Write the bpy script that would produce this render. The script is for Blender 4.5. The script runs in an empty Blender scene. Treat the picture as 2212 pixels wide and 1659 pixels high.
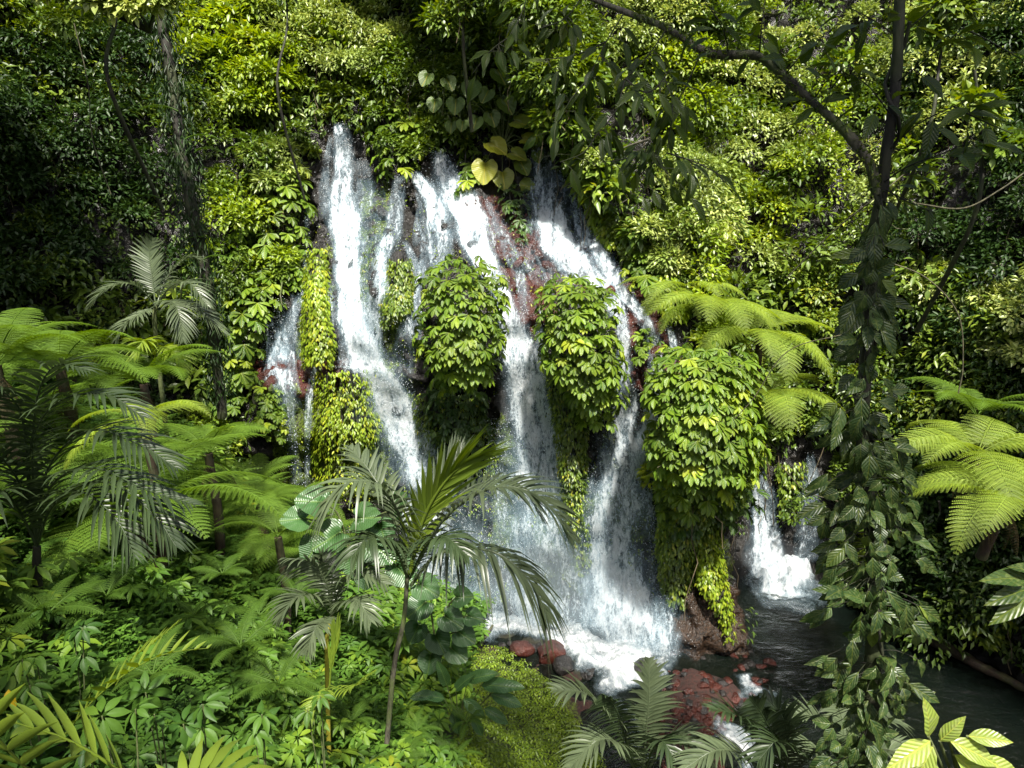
import bpy, math, random
import numpy as np
from mathutils import Vector, Matrix
from mathutils.bvhtree import BVHTree
random.seed(7)
RNG = np.random.default_rng(7)
PI = math.pi
sc = bpy.context.scene

# ------------------------------------------------------------------ camera
CAM = np.array([0.0, 0.0, 10.0])
PITCH = math.radians(12)
FPX = 1106 / math.tan(math.radians(37))          # focal length in 2212 px units
cd = bpy.data.cameras.new('Camera')
cam = bpy.data.objects.new('Camera', cd)
sc.collection.objects.link(cam)
cam.location = CAM
cam.rotation_euler = (math.radians(90) - PITCH, 0, 0)
cd.sensor_width = 36
cd.lens = 18 / math.tan(math.radians(37))
cd.clip_start = 0.05
cd.clip_end = 2000
sc.camera = cam

# ------------------------------------------------------------------ sky, sun, exposure
SUNV = np.array([0.08, -0.52, 0.85]); SUNV /= np.linalg.norm(SUNV)
w = bpy.data.worlds.new('World'); sc.world = w; w.use_nodes = True
wn = w.node_tree; wn.nodes.clear()
sky = wn.nodes.new('ShaderNodeTexSky'); sky.sky_type = 'NISHITA'; sky.sun_disc = False
sky.sun_elevation = math.asin(SUNV[2]); sky.sun_rotation = math.atan2(SUNV[0], SUNV[1])
sky.air_density = 1.0; sky.dust_density = 4.0; sky.ozone_density = 1.0
bg = wn.nodes.new('ShaderNodeBackground'); bg.inputs[1].default_value = 0.075
wo = wn.nodes.new('ShaderNodeOutputWorld')
wn.links.new(sky.outputs[0], bg.inputs[0]); wn.links.new(bg.outputs[0], wo.inputs[0])
sd = bpy.data.lights.new('sun', 'SUN'); sd.energy = 5.0; sd.angle = math.radians(3.0); sd.color = (1.0, 0.95, 0.86)
sun = bpy.data.objects.new('sun', sd); sc.collection.objects.link(sun)
sun.rotation_euler = Vector(SUNV.tolist()).to_track_quat('Z', 'Y').to_euler()
sc.view_settings.view_transform = 'Standard'; sc.view_settings.look = 'None'
sc.view_settings.exposure = 1.2; sc.view_settings.gamma = 1.0
sc.cycles.max_bounces = 5; sc.cycles.diffuse_bounces = 3; sc.cycles.glossy_bounces = 2
sc.cycles.transmission_bounces = 3; sc.cycles.transparent_max_bounces = 24
sc.cycles.use_denoising = True
sc.cycles.caustics_reflective = False; sc.cycles.caustics_refractive = False

# ------------------------------------------------------------------ pixel helpers (2212 x 1659 units)
cp, sp_ = math.cos(PITCH), math.sin(PITCH)
def dirs(u, v):
    x = (np.asarray(u, float) - 1106) / FPX; y = -(np.asarray(v, float) - 829.5) / FPX
    return np.stack([x, cp + sp_ * y, cp * y - sp_], -1)
def at(u, v, Y):
    d = dirs(u, v); return CAM + d * (np.asarray(Y, float) / d[..., 1])[..., None]
def proj(P):
    q = P - CAM
    dep = q[..., 1] * cp - q[..., 2] * sp_
    yy = q[..., 1] * sp_ + q[..., 2] * cp
    dep = np.where(np.abs(dep) < 1e-3, 1e-3, dep)
    return 1106 + FPX * q[..., 0] / dep, 829.5 - FPX * yy / dep, dep
def plane_at(u, v, z=0.0):
    d = dirs(u, v); return CAM + d * ((z - CAM[2]) / d[..., 2])[..., None]
def in_poly(u, v, poly):
    r = np.zeros(np.shape(u), bool); n = len(poly); j = n - 1
    for i in range(n):
        xi, yi = poly[i]; xj, yj = poly[j]
        c = ((yi > v) != (yj > v)) & (u < (xj - xi) * (v - yi) / (yj - yi + 1e-9) + xi)
        r ^= c; j = i
    return r
def nrm(a):
    return a / (np.linalg.norm(a, axis=-1, keepdims=True) + 1e-9)
def hsh(ix, iy, iz):
    h = (ix.astype(np.int64) * 374761393 + iy.astype(np.int64) * 668265263 + iz.astype(np.int64) * 2147483647) & 0xFFFFFFFF
    h = ((h ^ (h >> 13)) * 1274126177) & 0xFFFFFFFF
    return ((h ^ (h >> 16)) & 0xFFFF) / 65535.0
def vn(P):
    i = np.floor(P).astype(int); f = P - i; f = f * f * (3 - 2 * f); r = 0
    for a in (0, 1):
        for b in (0, 1):
            for c in (0, 1):
                w_ = (f[..., 0] if a else 1 - f[..., 0]) * (f[..., 1] if b else 1 - f[..., 1]) * (f[..., 2] if c else 1 - f[..., 2])
                r = r + w_ * hsh(i[..., 0] + a, i[..., 1] + b, i[..., 2] + c)
    return r
def fbm(P, o=4):
    r = 0; a = .5
    for k in range(o):
        r = r + a * vn(P * 2 ** k + 17.3 * k); a *= .5
    return r / (1 - .5 ** o)
def sstep(a, b, x):
    t = np.clip((x - a) / (b - a), 0, 1); return t * t * (3 - 2 * t)

# ------------------------------------------------------------------ object helpers
COL = sc.collection
def meta(o, label=None, cat=None, group=None, kind=None):
    if label: o['label'] = label
    if cat: o['category'] = cat
    if group: o['group'] = group
    if kind: o['kind'] = kind
    return o
def empty(name, loc, label, cat, group=None):
    o = bpy.data.objects.new(name, None); COL.objects.link(o)
    o.location = [float(c) for c in loc]; o.empty_display_size = .2
    return meta(o, label, cat, group)
class G:
    def __init__(s): s.V = []; s.F = {3: [], 4: []}; s.T = []; s.L = []; s.n = 0
    def add(s, V, F, tint=0.5, lc=None):
        V = np.asarray(V, float).reshape(-1, 3); F = np.asarray(F, int)
        s.V.append(V); s.F[F.shape[1]].append(F + s.n)
        s.T.append(np.broadcast_to(np.asarray(tint, float), (len(V),)))
        s.L.append(np.zeros((len(V), 2)) if lc is None else np.asarray(lc, float).reshape(-1, 2))
        s.n += len(V)
    def arrays(s):
        return (np.concatenate(s.V), {k: (np.concatenate(f) if f else np.zeros((0, k), int)) for k, f in s.F.items()},
                np.concatenate(s.T), np.concatenate(s.L))
    def mesh(s, name, mat, origin=(0, 0, 0), smooth=False):
        V, F, T, L = s.arrays(); V = V - np.asarray(origin, float)
        me = bpy.data.meshes.new(name)
        n3, n4 = len(F[3]), len(F[4])
        me.vertices.add(len(V)); me.vertices.foreach_set('co', V.astype(np.float32).ravel())
        me.loops.add(n3 * 3 + n4 * 4); me.polygons.add(n3 + n4)
        me.loops.foreach_set('vertex_index', np.concatenate([F[3].ravel(), F[4].ravel()]).astype(np.int32))
        me.polygons.foreach_set('loop_start', np.concatenate([np.arange(n3) * 3, n3 * 3 + np.arange(n4) * 4]).astype(np.int32))
        if smooth: me.polygons.foreach_set('use_smooth', np.ones(n3 + n4, bool))
        me.update(calc_edges=True)
        a = me.attributes.new('tint', 'FLOAT', 'POINT'); a.data.foreach_set('value', T.astype(np.float32))
        b = me.attributes.new('lc', 'FLOAT_VECTOR', 'POINT')
        b.data.foreach_set('vector', np.concatenate([L, np.zeros((len(L), 1))], 1).astype(np.float32).ravel())
        if mat: me.materials.append(mat)
        return me
    def obj(s, name, mat, parent=None, origin=None, smooth=False):
        if origin is None: origin = parent.location if parent else (0, 0, 0)
        o = bpy.data.objects.new(name, s.mesh(name, mat, origin, smooth)); COL.objects.link(o)
        if parent: o.parent = parent
        else: o.location = [float(c) for c in origin]
        return o
def tree_copy(o, parent=None):
    c = o.copy(); COL.objects.link(c); c.parent = parent
    for ch in list(o.children): tree_copy(ch, c)
    return c

# ------------------------------------------------------------------ materials
def newmat(name):
    m = bpy.data.materials.new(name); m.use_nodes = True; nt = m.node_tree; nt.nodes.clear()
    return m, nt, nt.nodes.new('ShaderNodeOutputMaterial')
def nd(nt, t, **kw):
    n = nt.nodes.new(t)
    for k, v in kw.items():
        if k.startswith('i_'): n.inputs[int(k[2:]) if k[2:].isdigit() else k[2:].replace('_', ' ')].default_value = v
        else: setattr(n, k, v)
    return n
def ramp(nt, stops):
    r = nd(nt, 'ShaderNodeValToRGB'); e = r.color_ramp.elements
    e[0].position, e[0].color = stops[0][0], (*stops[0][1], 1); e[1].position, e[1].color = stops[-1][0], (*stops[-1][1], 1)
    for p, c in stops[1:-1]:
        x = e.new(p); x.color = (*c, 1)
    return r
def math_(nt, op, a, b=None, clamp=False):
    n = nd(nt, 'ShaderNodeMath', operation=op, use_clamp=clamp)
    for i, x in enumerate((a, b)):
        if x is None: continue
        if isinstance(x, (int, float)): n.inputs[i].default_value = x
        else: nt.links.new(x, n.inputs[i])
    return n.outputs[0]
def leaf_mat(name, stops, trans=.3, rough=.42, spec=.5, vein=0.0, side=0, spots=0.0):
    m, nt, out = newmat(name); L = nt.links
    at_ = nd(nt, 'ShaderNodeAttribute', attribute_name='tint')
    r = ramp(nt, stops); L.new(at_.outputs['Fac'], r.inputs[0]); col = r.outputs[0]
    geo = nd(nt, 'ShaderNodeTexCoord')
    no = nd(nt, 'ShaderNodeTexNoise', i_Scale=1.3, i_Detail=3.0); L.new(geo.outputs['Object'], no.inputs['Vector'])
    mul = nd(nt, 'ShaderNodeMapRange'); mul.inputs[1].default_value = .3; mul.inputs[2].default_value = .7
    mul.inputs[3].default_value = .72; mul.inputs[4].default_value = 1.3; L.new(no.outputs[0], mul.inputs[0])
    hv = nd(nt, 'ShaderNodeHueSaturation'); L.new(col, hv.inputs['Color']); L.new(mul.outputs[0], hv.inputs['Value']); col = hv.outputs[0]
    bumpn = None
    if vein:
        lc = nd(nt, 'ShaderNodeAttribute', attribute_name='lc'); sx = nd(nt, 'ShaderNodeSeparateXYZ'); L.new(lc.outputs['Vector'], sx.inputs[0])
        ax = math_(nt, 'ABSOLUTE', sx.outputs[0])
        mid = math_(nt, 'SUBTRACT', 1.0, math_(nt, 'MULTIPLY', ax, 22.0), True)
        ph = math_(nt, 'SUBTRACT', math_(nt, 'MULTIPLY', sx.outputs[1], side or 9.0), math_(nt, 'MULTIPLY', ax, 5.0))
        tr = math_(nt, 'PINGPONG', ph, .5)
        sv = math_(nt, 'SUBTRACT', 1.0, math_(nt, 'MULTIPLY', tr, 9.0), True)
        vv = math_(nt, 'MAXIMUM', mid, math_(nt, 'MULTIPLY', sv, .55))
        mx = nd(nt, 'ShaderNodeMix', data_type='RGBA'); L.new(math_(nt, 'MULTIPLY', vv, vein), mx.inputs[0]); L.new(col, mx.inputs[6])
        mx.inputs[7].default_value = (min(1, stops[-1][1][0] * 2.2 + .06), min(1, stops[-1][1][1] * 1.7 + .07), stops[-1][1][2] * 1.6 + .02, 1); col = mx.outputs[2]
        bp = nd(nt, 'ShaderNodeBump', i_Strength=.5, i_Distance=.01); L.new(math_(nt, 'SUBTRACT', tr, vv), bp.inputs['Height']); bumpn = bp.outputs[0]
    if spots:
        n2 = nd(nt, 'ShaderNodeTexNoise', i_Scale=38.0, i_Detail=4.0); L.new(geo.outputs['Object'], n2.inputs['Vector'])
        rr = ramp(nt, [(.5, (0, 0, 0)), (.62, (1, 1, 1))]); L.new(n2.outputs[0], rr.inputs[0])
        mx = nd(nt, 'ShaderNodeMix', data_type='RGBA'); L.new(math_(nt, 'MULTIPLY', rr.outputs[0], spots), mx.inputs[0]); L.new(col, mx.inputs[6])
        mx.inputs[7].default_value = (.30, .34, .12, 1); col = mx.outputs[2]
    p = nd(nt, 'ShaderNodeBsdfPrincipled', i_Roughness=rough); p.inputs['Specular IOR Level'].default_value = spec
    L.new(col, p.inputs['Base Color'])
    t = nd(nt, 'ShaderNodeBsdfTranslucent'); h2 = nd(nt, 'ShaderNodeHueSaturation', i_Hue=.485, i_Saturation=1.15, i_Value=1.5)
    L.new(col, h2.inputs['Color']); L.new(h2.outputs[0], t.inputs[0])
    if bumpn: L.new(bumpn, p.inputs['Normal'])
    ms = nd(nt, 'ShaderNodeMixShader', i_0=trans); L.new(p.outputs[0], ms.inputs[1]); L.new(t.outputs[0], ms.inputs[2]); L.new(ms.outputs[0], out.inputs[0])
    return m
LM = {}
LM['hill'] = leaf_mat('hill_leaf', [(0, (.035, .075, .010)), (.5, (.11, .175, .020)), (.85, (.22, .29, .030)), (1, (.36, .36, .04))], .25, .4, .5)
LM['hillpale'] = leaf_mat('pale_leaf', [(0, (.10, .16, .03)), (.6, (.26, .33, .08)), (1, (.44, .48, .14))], .25, .38, .6)
LM['lime'] = leaf_mat('lime_leaf', [(0, (.10, .17, .010)), (.6, (.22, .31, .018)), (1, (.40, .42, .03))], .3, .4, .5)
LM['dark'] = leaf_mat('dark_leaf', [(0, (.010, .028, .006)), (.7, (.028, .060, .011)), (1, (.08, .115, .018))], .2, .45, .3)  # albedo lowered to paint the shade of the side slopes
LM['whorl'] = leaf_mat('umbrella_leaf', [(0, (.045, .11, .010)), (.6, (.13, .22, .016)), (1, (.30, .36, .022))], .28, .38, .45, .3, 7)
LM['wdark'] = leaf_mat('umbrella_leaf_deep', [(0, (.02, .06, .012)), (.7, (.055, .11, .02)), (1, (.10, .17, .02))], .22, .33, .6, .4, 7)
LM['ear'] = leaf_mat('ear_leaf', [(0, (.04, .10, .02)), (.7, (.12, .20, .035)), (.93, (.22, .28, .04)), (1, (.33, .35, .04))], .35, .4, .5, .5, 11)
LM['bank_ear'] = leaf_mat('broad_leaf', [(0, (.03, .085, .03)), (1, (.07, .15, .04))], .25, .35, .6, .5, 13)
LM['fern'] = leaf_mat('fern_leaf', [(0, (.05, .105, .014)), (.6, (.10, .175, .020)), (1, (.19, .26, .025))], .35, .55, .2)
LM['bankfern'] = leaf_mat('bank_fern_leaf', [(0, (.03, .075, .012)), (.6, (.07, .135, .016)), (1, (.13, .20, .02))], .3, .55, .2)
LM['deadpalm'] = leaf_mat('dead_frond', [(0, (.025, .018, .009)), (1, (.10, .075, .035))], .2, .7, .2)
LM['fernlime'] = leaf_mat('lime_fern_leaf', [(0, (.11, .19, .025)), (1, (.27, .34, .05))], .4, .5, .35)
LM['palm'] = leaf_mat('palm_leaf', [(0, (.045, .065, .035)), (.7, (.10, .13, .065)), (1, (.19, .22, .09))], .22, .36, .6)
LM['palmgreen'] = leaf_mat('green_palm_leaf', [(0, (.09, .15, .02)), (1, (.22, .30, .03))], .35, .4, .5)
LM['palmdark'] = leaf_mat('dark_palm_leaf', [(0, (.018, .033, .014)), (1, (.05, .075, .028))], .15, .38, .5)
LM['near'] = leaf_mat('hanging_leaf', [(0, (.025, .055, .008)), (.7, (.07, .12, .012)), (1, (.14, .19, .015))], .45, .38, .55, .22, 9)
LM['vine'] = leaf_mat('climber_leaf', [(0, (.018, .042, .012)), (.75, (.045, .085, .018)), (1, (.14, .20, .02))], .3, .38, .5, .25, 6, .2)
LM['spot'] = leaf_mat('spotted_leaf', [(0, (.16, .25, .04)), (1, (.30, .38, .07))], .3, .35, .6, .6, 9, .55)
LM['bank'] = leaf_mat('bank_leaf', [(0, (.03, .08, .014)), (.6, (.075, .155, .018)), (.92, (.15, .24, .02)), (1, (.22, .26, .02))], .28, .5, .28)
def bark_mat(name, a, b, scale=9.0, moss=0.0, rough=.75):
    m, nt, out = newmat(name); L = nt.links
    tc = nd(nt, 'ShaderNodeTexCoord'); mp = nd(nt, 'ShaderNodeMapping'); mp.inputs['Scale'].default_value = (1, 1, .35); L.new(tc.outputs['Object'], mp.inputs[0])
    n = nd(nt, 'ShaderNodeTexNoise', i_Scale=scale, i_Detail=6.0, i_Roughness=.65); L.new(mp.outputs[0], n.inputs['Vector'])
    r = ramp(nt, [(.36, a), (.64, b)]); L.new(n.outputs[0], r.inputs[0]); col = r.outputs[0]
    if moss:
        n2 = nd(nt, 'ShaderNodeTexNoise', i_Scale=3.0, i_Detail=5.0); L.new(tc.outputs['Object'], n2.inputs['Vector'])
        rr = ramp(nt, [(.45, (0, 0, 0)), (.6, (1, 1, 1))]); L.new(n2.outputs[0], rr.inputs[0])
        mx = nd(nt, 'ShaderNodeMix', data_type='RGBA'); L.new(math_(nt, 'MULTIPLY', rr.outputs[0], moss), mx.inputs[0]); L.new(col, mx.inputs[6]); mx.inputs[7].default_value = (.07, .10, .02, 1); col = mx.outputs[2]
    p = nd(nt, 'ShaderNodeBsdfPrincipled', i_Roughness=rough); L.new(col, p.inputs['Base Color'])
    bp = nd(nt, 'ShaderNodeBump', i_Strength=.8, i_Distance=.03); L.new(n.outputs[0], bp.inputs['Height']); L.new(bp.outputs[0], p.inputs['Normal'])
    L.new(p.outputs[0], out.inputs[0]); return m
BARK = bark_mat('mossy_bark', (.012, .010, .006), (.12, .11, .08), 16, .8)
DBARK = bark_mat('dark_bark', (.005, .005, .003), (.025, .022, .014), 12, .3)
GBARK = bark_mat('green_stem', (.05, .07, .02), (.12, .14, .05), 10)
YSTEM = bark_mat('yellow_stem', (.35, .33, .03), (.5, .42, .05), 10)
RSTEM = bark_mat('brown_stem', (.012, .007, .005), (.05, .028, .018), 14, .3)
def rock_mat(name, rough=.38, wet=1.0, masks=True, red=(.036, .0105, .007), base=((.002, .002, .0018), (.015, .0125, .009)), bump=1.0):
    m, nt, out = newmat(name); L = nt.links
    tc = nd(nt, 'ShaderNodeTexCoord')
    n = nd(nt, 'ShaderNodeTexNoise', i_Scale=2.2, i_Detail=9.0, i_Roughness=.68); L.new(tc.outputs['Object'], n.inputs['Vector'])
    n3 = nd(nt, 'ShaderNodeTexNoise', i_Scale=14.0, i_Detail=6.0, i_Roughness=.7); L.new(tc.outputs['Object'], n3.inputs['Vector'])
    r = ramp(nt, [(.3, base[0]), (.72, base[1])]); L.new(n.outputs[0], r.inputs[0]); col = r.outputs[0]
    if masks:
        for an, c0, c1, amt in (('red', (red[0] * .25, red[1] * .35, red[2] * .4), (red[0] * 1.5, red[1] * 1.5, red[2] * 1.4), 1.0), ('moss', (.018, .035, .004), (.12, .17, .012), 1.0), ('tan', (.006, .004, .002), (.050, .027, .014), 1.0)):
            a = nd(nt, 'ShaderNodeAttribute', attribute_name=an)
            rc = ramp(nt, [(.32, c0), (.68, c1)]); L.new(n3.outputs[0], rc.inputs[0])
            f = math_(nt, 'MULTIPLY', math_(nt, 'SUBTRACT', math_(nt, 'ADD', a.outputs['Fac'], math_(nt, 'MULTIPLY', n3.outputs[0], 1.2)), 1.05), 4.0, True)
            mx = nd(nt, 'ShaderNodeMix', data_type='RGBA'); L.new(f, mx.inputs[0]); L.new(col, mx.inputs[6]); L.new(rc.outputs[0], mx.inputs[7]); col = mx.outputs[2]
    p = nd(nt, 'ShaderNodeBsdfPrincipled', i_Roughness=rough); L.new(col, p.inputs['Base Color'])
    s = math_(nt, 'ADD', n.outputs[0], math_(nt, 'MULTIPLY', n3.outputs[0], .35))
    bp = nd(nt, 'ShaderNodeBump', i_Strength=bump, i_Distance=.12); L.new(s, bp.inputs['Height']); L.new(bp.outputs[0], p.inputs['Normal'])
    L.new(p.outputs[0], out.inputs[0]); return m
ROCK = rock_mat('wet_rock', .26, red=(.065, .016, .010))
GROUND = rock_mat('bank_soil', .8, base=((.010, .008, .005), (.03, .03, .012)))
STONE_RED = rock_mat('rust_stone', .28, masks=False, base=((.012, .004, .003), (.085, .019, .011)))
STONE_BLK = rock_mat('black_stone', .3, masks=False, base=((.004, .004, .004), (.03, .026, .024)))

# ------------------------------------------------------------------ terrain + cliff
def ter(x, y):
    pl = 5.95 - 0.75 * x - 0.45 * y
    pl = 12 - np.logaddexp(0, (12 - pl) * 1.0)            # soft cap near 12
    pl = pl + .5 * (fbm(np.stack([x * .5, y * .5, x * 0 + 3], -1)) - .5)
    bed = -.75 + .3 * (fbm(np.stack([x * .8, y * .8, x * 0], -1)) - .5)
    bar = 1.05 * np.exp(-(((x - 4.4) / 1.15) ** 2 + ((y - 13.6) / 1.1) ** 2)) + 1.05 * np.exp(-(((x - 3.6) / .9) ** 2 + ((y - 11.5) / 1.7) ** 2)) + .45 * (fbm(np.stack([x * 2.2, y * 2.2, x * 0 + 8], -1), 4) - .5)
    bed = bed + bar + .75 * sstep(3.2, 1.2, x) 
    k = 3.0
    return np.logaddexp(pl * k, bed * k) / k
gx = np.concatenate([[-600, -150, -60, -32], np.arange(-22, 22, .12), [32, 60, 150, 600]])
gy = np.concatenate([[-600, -150, -50, -20], np.arange(-10, 22, .12), [32, 60, 150, 600]])
XX, YY = np.meshgrid(gx, gy)
ZZ = ter(XX, YY)
far = (np.abs(XX) > 24) | (YY > 23) | (YY < -12); ZZ = np.where(far & (ZZ < 0), -.8, ZZ)
def grid_faces(nr, nc):
    a = (np.arange(nr - 1)[:, None] * nc + np.arange(nc - 1)[None]).ravel()
    return np.stack([a, a + 1, a + nc + 1, a + nc], 1)
def grid_mesh(name, P, mat, masks):
    g = G(); nr, nc = P.shape[:2]; g.add(P.reshape(-1, 3), grid_faces(nr, nc))
    o = g.obj(name, mat, smooth=True)
    for k, mk in masks.items():
        a = o.data.attributes.new(k, 'FLOAT', 'POINT'); a.data.foreach_set('value', mk.reshape(-1).astype(np.float32))
    return o
TP = np.stack([XX, YY, ZZ], -1)
tu, tv, td = proj(TP); tj = 40 * (fbm(TP * 1.2) - .5)
BAR = [(1380, 1400), (1470, 1400), (1580, 1430), (1680, 1480), (1700, 1560), (1640, 1659), (1500, 1800), (1360, 1659), (1360, 1500)]
inb = in_poly(tu + tj, tv + tj, BAR) & (td > 1)
TEDGE = [(1000, 1385), (1180, 1395), (1260, 1470), (1330, 1560), (1420, 1800), (1330, 1800), (1230, 1560), (1150, 1440), (1000, 1420)]
BMOSS = [(1000, 1400), (1100, 1410), (1240, 1500), (1330, 1659), (1330, 1900), (900, 1900), (950, 1500)]
ground = grid_mesh('ground', TP, GROUND, {'red': np.where(inb | (in_poly(tu, tv, TEDGE) & (td > 1)), .75, 0.), 'moss': np.where(in_poly(tu + tj, tv, BMOSS) & (td > 1) & ~inb, .6, 0.), 'tan': np.where(inb, .2, 0.) + np.where((ZZ < .1), .35, 0)})
meta(ground, kind='structure')
TERR_BVH = BVHTree.FromPolygons(TP.reshape(-1, 3).tolist(), grid_faces(*TP.shape[:2]).tolist())

path = np.array([(-34, -14), (-25, -2), (-19, 6.5), (-15, 11), (-11.5, 14.4), (-8.2, 16.8), (-5.6, 17.4), (-3, 17), (0, 16.5), (2, 16.2), (3.4, 15.7), (4.6, 15.1), (5.5, 15.5), (5.9, 17.4),
                 (6.3, 18.9), (7.5, 19.3), (9, 18.8), (10.6, 16.9), (11.7, 14.2), (12.6, 11.3), (13.8, 8), (17, 1), (24, -12)], float)
cl = np.concatenate([[0], np.cumsum(np.linalg.norm(np.diff(path, axis=0), axis=1))])
S0, S1 = cl[-1] * 0, cl[-1]
ss = np.arange(0, S1, .09)
def smooth1(a, k):
    ker = np.hanning(k + 2)[1:-1]; ker /= ker.sum(); return np.convolve(np.pad(a, k // 2, mode='edge'), ker, 'valid')[:len(a)]
bx, by = smooth1(np.interp(ss, cl, path[:, 0]), 15), smooth1(np.interp(ss, cl, path[:, 1]), 15)
tx, ty = smooth1(np.gradient(bx), 41), smooth1(np.gradient(by), 41)
nl = np.hypot(tx, ty); nx, ny = ty / nl, -tx / nl
zz = np.concatenate([np.arange(-1.6, 14.5, .09), np.arange(14.5, 31, .25)])
SG, ZG = np.meshgrid(np.arange(len(ss)), zz)
central = np.exp(-(((bx - 0.5) / 6.0) ** 4))[SG]
leanC = np.interp(ZG, [-2, 0, 7, 8.6, 10.5, 13, 16, 22, 31], [-.3, 0, .35, .9, 2.7, 4.6, 6.0, 9.5, 19])
leanS = np.interp(ZG, [-2, 0, 8, 14, 22, 31], [-.3, 0, 1.9, 4.8, 10, 19])
lean = central * leanC + (1 - central) * leanS
def cpos(off):
    return np.stack([bx[SG] + nx[SG] * off, by[SG] + ny[SG] * off, ZG], -1)
P0 = cpos(-lean)
u0, v0, d0 = proj(P0)
BUMPS = [(990, 720, 85, 100, .8), (1245, 760, 80, 110, .8), (1500, 900, 95, 150, 1.0), (660, 900, 110, 90, .9), (1240, 1020, 45, 170, .5), (860, 560, 45, 60, .6),
         (1090, 560, 40, 70, .35), (1420, 740, 50, 80, .4), (600, 820, 60, 30, .7), (690, 690, 40, 110, .5), (855, 650, 40, 80, .5), (1330, 1360, 110, 60, .5), (1510, 1390, 100, 90, .6), (1190, 540, 60, 50, .4), (1280, 560, 40, 50, .4), (1000, 520, 50, 50, .4)]
bump = 0
for (bu, bv, su, sv, am) in BUMPS:
    bump = bump + am * np.exp(-(((u0 - bu) / su) ** 2 + ((v0 - bv) / sv) ** 2) ** 1.3)
Q = P0 * np.array([1, 1, .55])
rug = np.abs(fbm(P0 * np.array([1.9, 1.9, 1.3]) + 31, 4) - .5) * 2
rough = .55 * (1 - rug) ** 3 - .35 * (rug > .35) * (rug - .35) + 1.0 * (fbm(Q * .45, 3) - .5) + .8 * np.abs(fbm(Q * 1.1 + 9, 4) - .5) * 2 + .55 * (fbm(P0 * 3.2, 4) - .5) + .22 * (fbm(P0 * 9, 3) - .5)
strat = .07 * (np.abs(((ZG * 1.1 + 1.5 * fbm(P0 * .5, 3)) % 1) - .5) * 2)
CP = cpos(-lean + bump + rough * .75 - .35 + strat)
cu, cv, cdp = proj(CP); ju = 50 * (fbm(CP * 1.1) - .5); jv = 50 * (fbm(CP * 1.1 + 40) - .5)
RED = [(1010, 420), (1080, 430), (1190, 500), (1330, 570), (1440, 690), (1475, 790), (1460, 850), (1360, 960), (1340, 700), (1250, 610), (1150, 720), (1080, 690), (1090, 620), (1050, 540)]
RED2 = [(545, 775), (640, 770), (740, 785), (740, 830), (700, 880), (560, 830)]
RED3 = [(1330, 1000), (1390, 1150), (1380, 1240), (1300, 1200)]
MOSS = [[(640, 530), (720, 530), (720, 760), (640, 790)], [(770, 380), (840, 380), (830, 720), (760, 700)], [(810, 700), (900, 700), (900, 900), (820, 860)], [(560, 820), (830, 820), (850, 1060), (600, 1120)],
        [(820, 560), (900, 560), (890, 720), (820, 720)], [(1180, 900), (1270, 900), (1260, 1250), (1200, 1200)], [(1260, 1060), (1410, 1050), (1400, 1180), (1270, 1160)], [(1060, 900), (1110, 900), (1120, 1250), (1050, 1200)],
        [(1420, 1050), (1570, 1050), (1590, 1330), (1430, 1330)], [(1150, 1000), (1240, 1000), (1250, 1300), (1160, 1300)]]
red = np.zeros(cu.shape); 
for pl_ in (RED, RED2): red = np.maximum(red, in_poly(cu + ju, cv + jv, pl_) * .8)
red = np.maximum(red, in_poly(cu + ju, cv + jv, RED3) * .35)
moss = np.full(cu.shape, .12)
for pl_ in MOSS: moss = np.maximum(moss, in_poly(cu + ju, cv + jv, pl_) * .62)
moss = np.maximum(moss, (red > .3) * .28)
tan = in_poly(cu + ju, cv + jv, [(1430, 1260), (1600, 1260), (1640, 1480), (1400, 1470)]) * .75
cliff = grid_mesh('cliff', CP, ROCK, {'red': red, 'moss': moss * (1 - (tan > .3)), 'tan': tan}); meta(cliff, kind='structure')
CF = grid_faces(*CP.shape[:2])
CLIFF_BVH = BVHTree.FromPolygons(CP.reshape(-1, 3).tolist(), CF.tolist())
def cast(u, v, bvh=None, both=False):
    u = np.asarray(u, float).ravel(); v = np.asarray(v, float).ravel(); D = nrm(dirs(u, v))
    P = np.full((len(u), 3), np.nan); N = np.zeros((len(u), 3)); o = Vector(CAM.tolist())
    for i in range(len(u)):
        d = Vector(D[i].tolist()); best = None
        for b in ((TERR_BVH, CLIFF_BVH) if both else (bvh or CLIFF_BVH,)):
            h = b.ray_cast(o, d)
            if h[0] is not None and (best is None or h[3] < best[3]): best = h
        if best:
            P[i] = best[0]; n = np.array(best[1]); N[i] = n if n @ D[i] < 0 else -n
    return P, N

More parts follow.
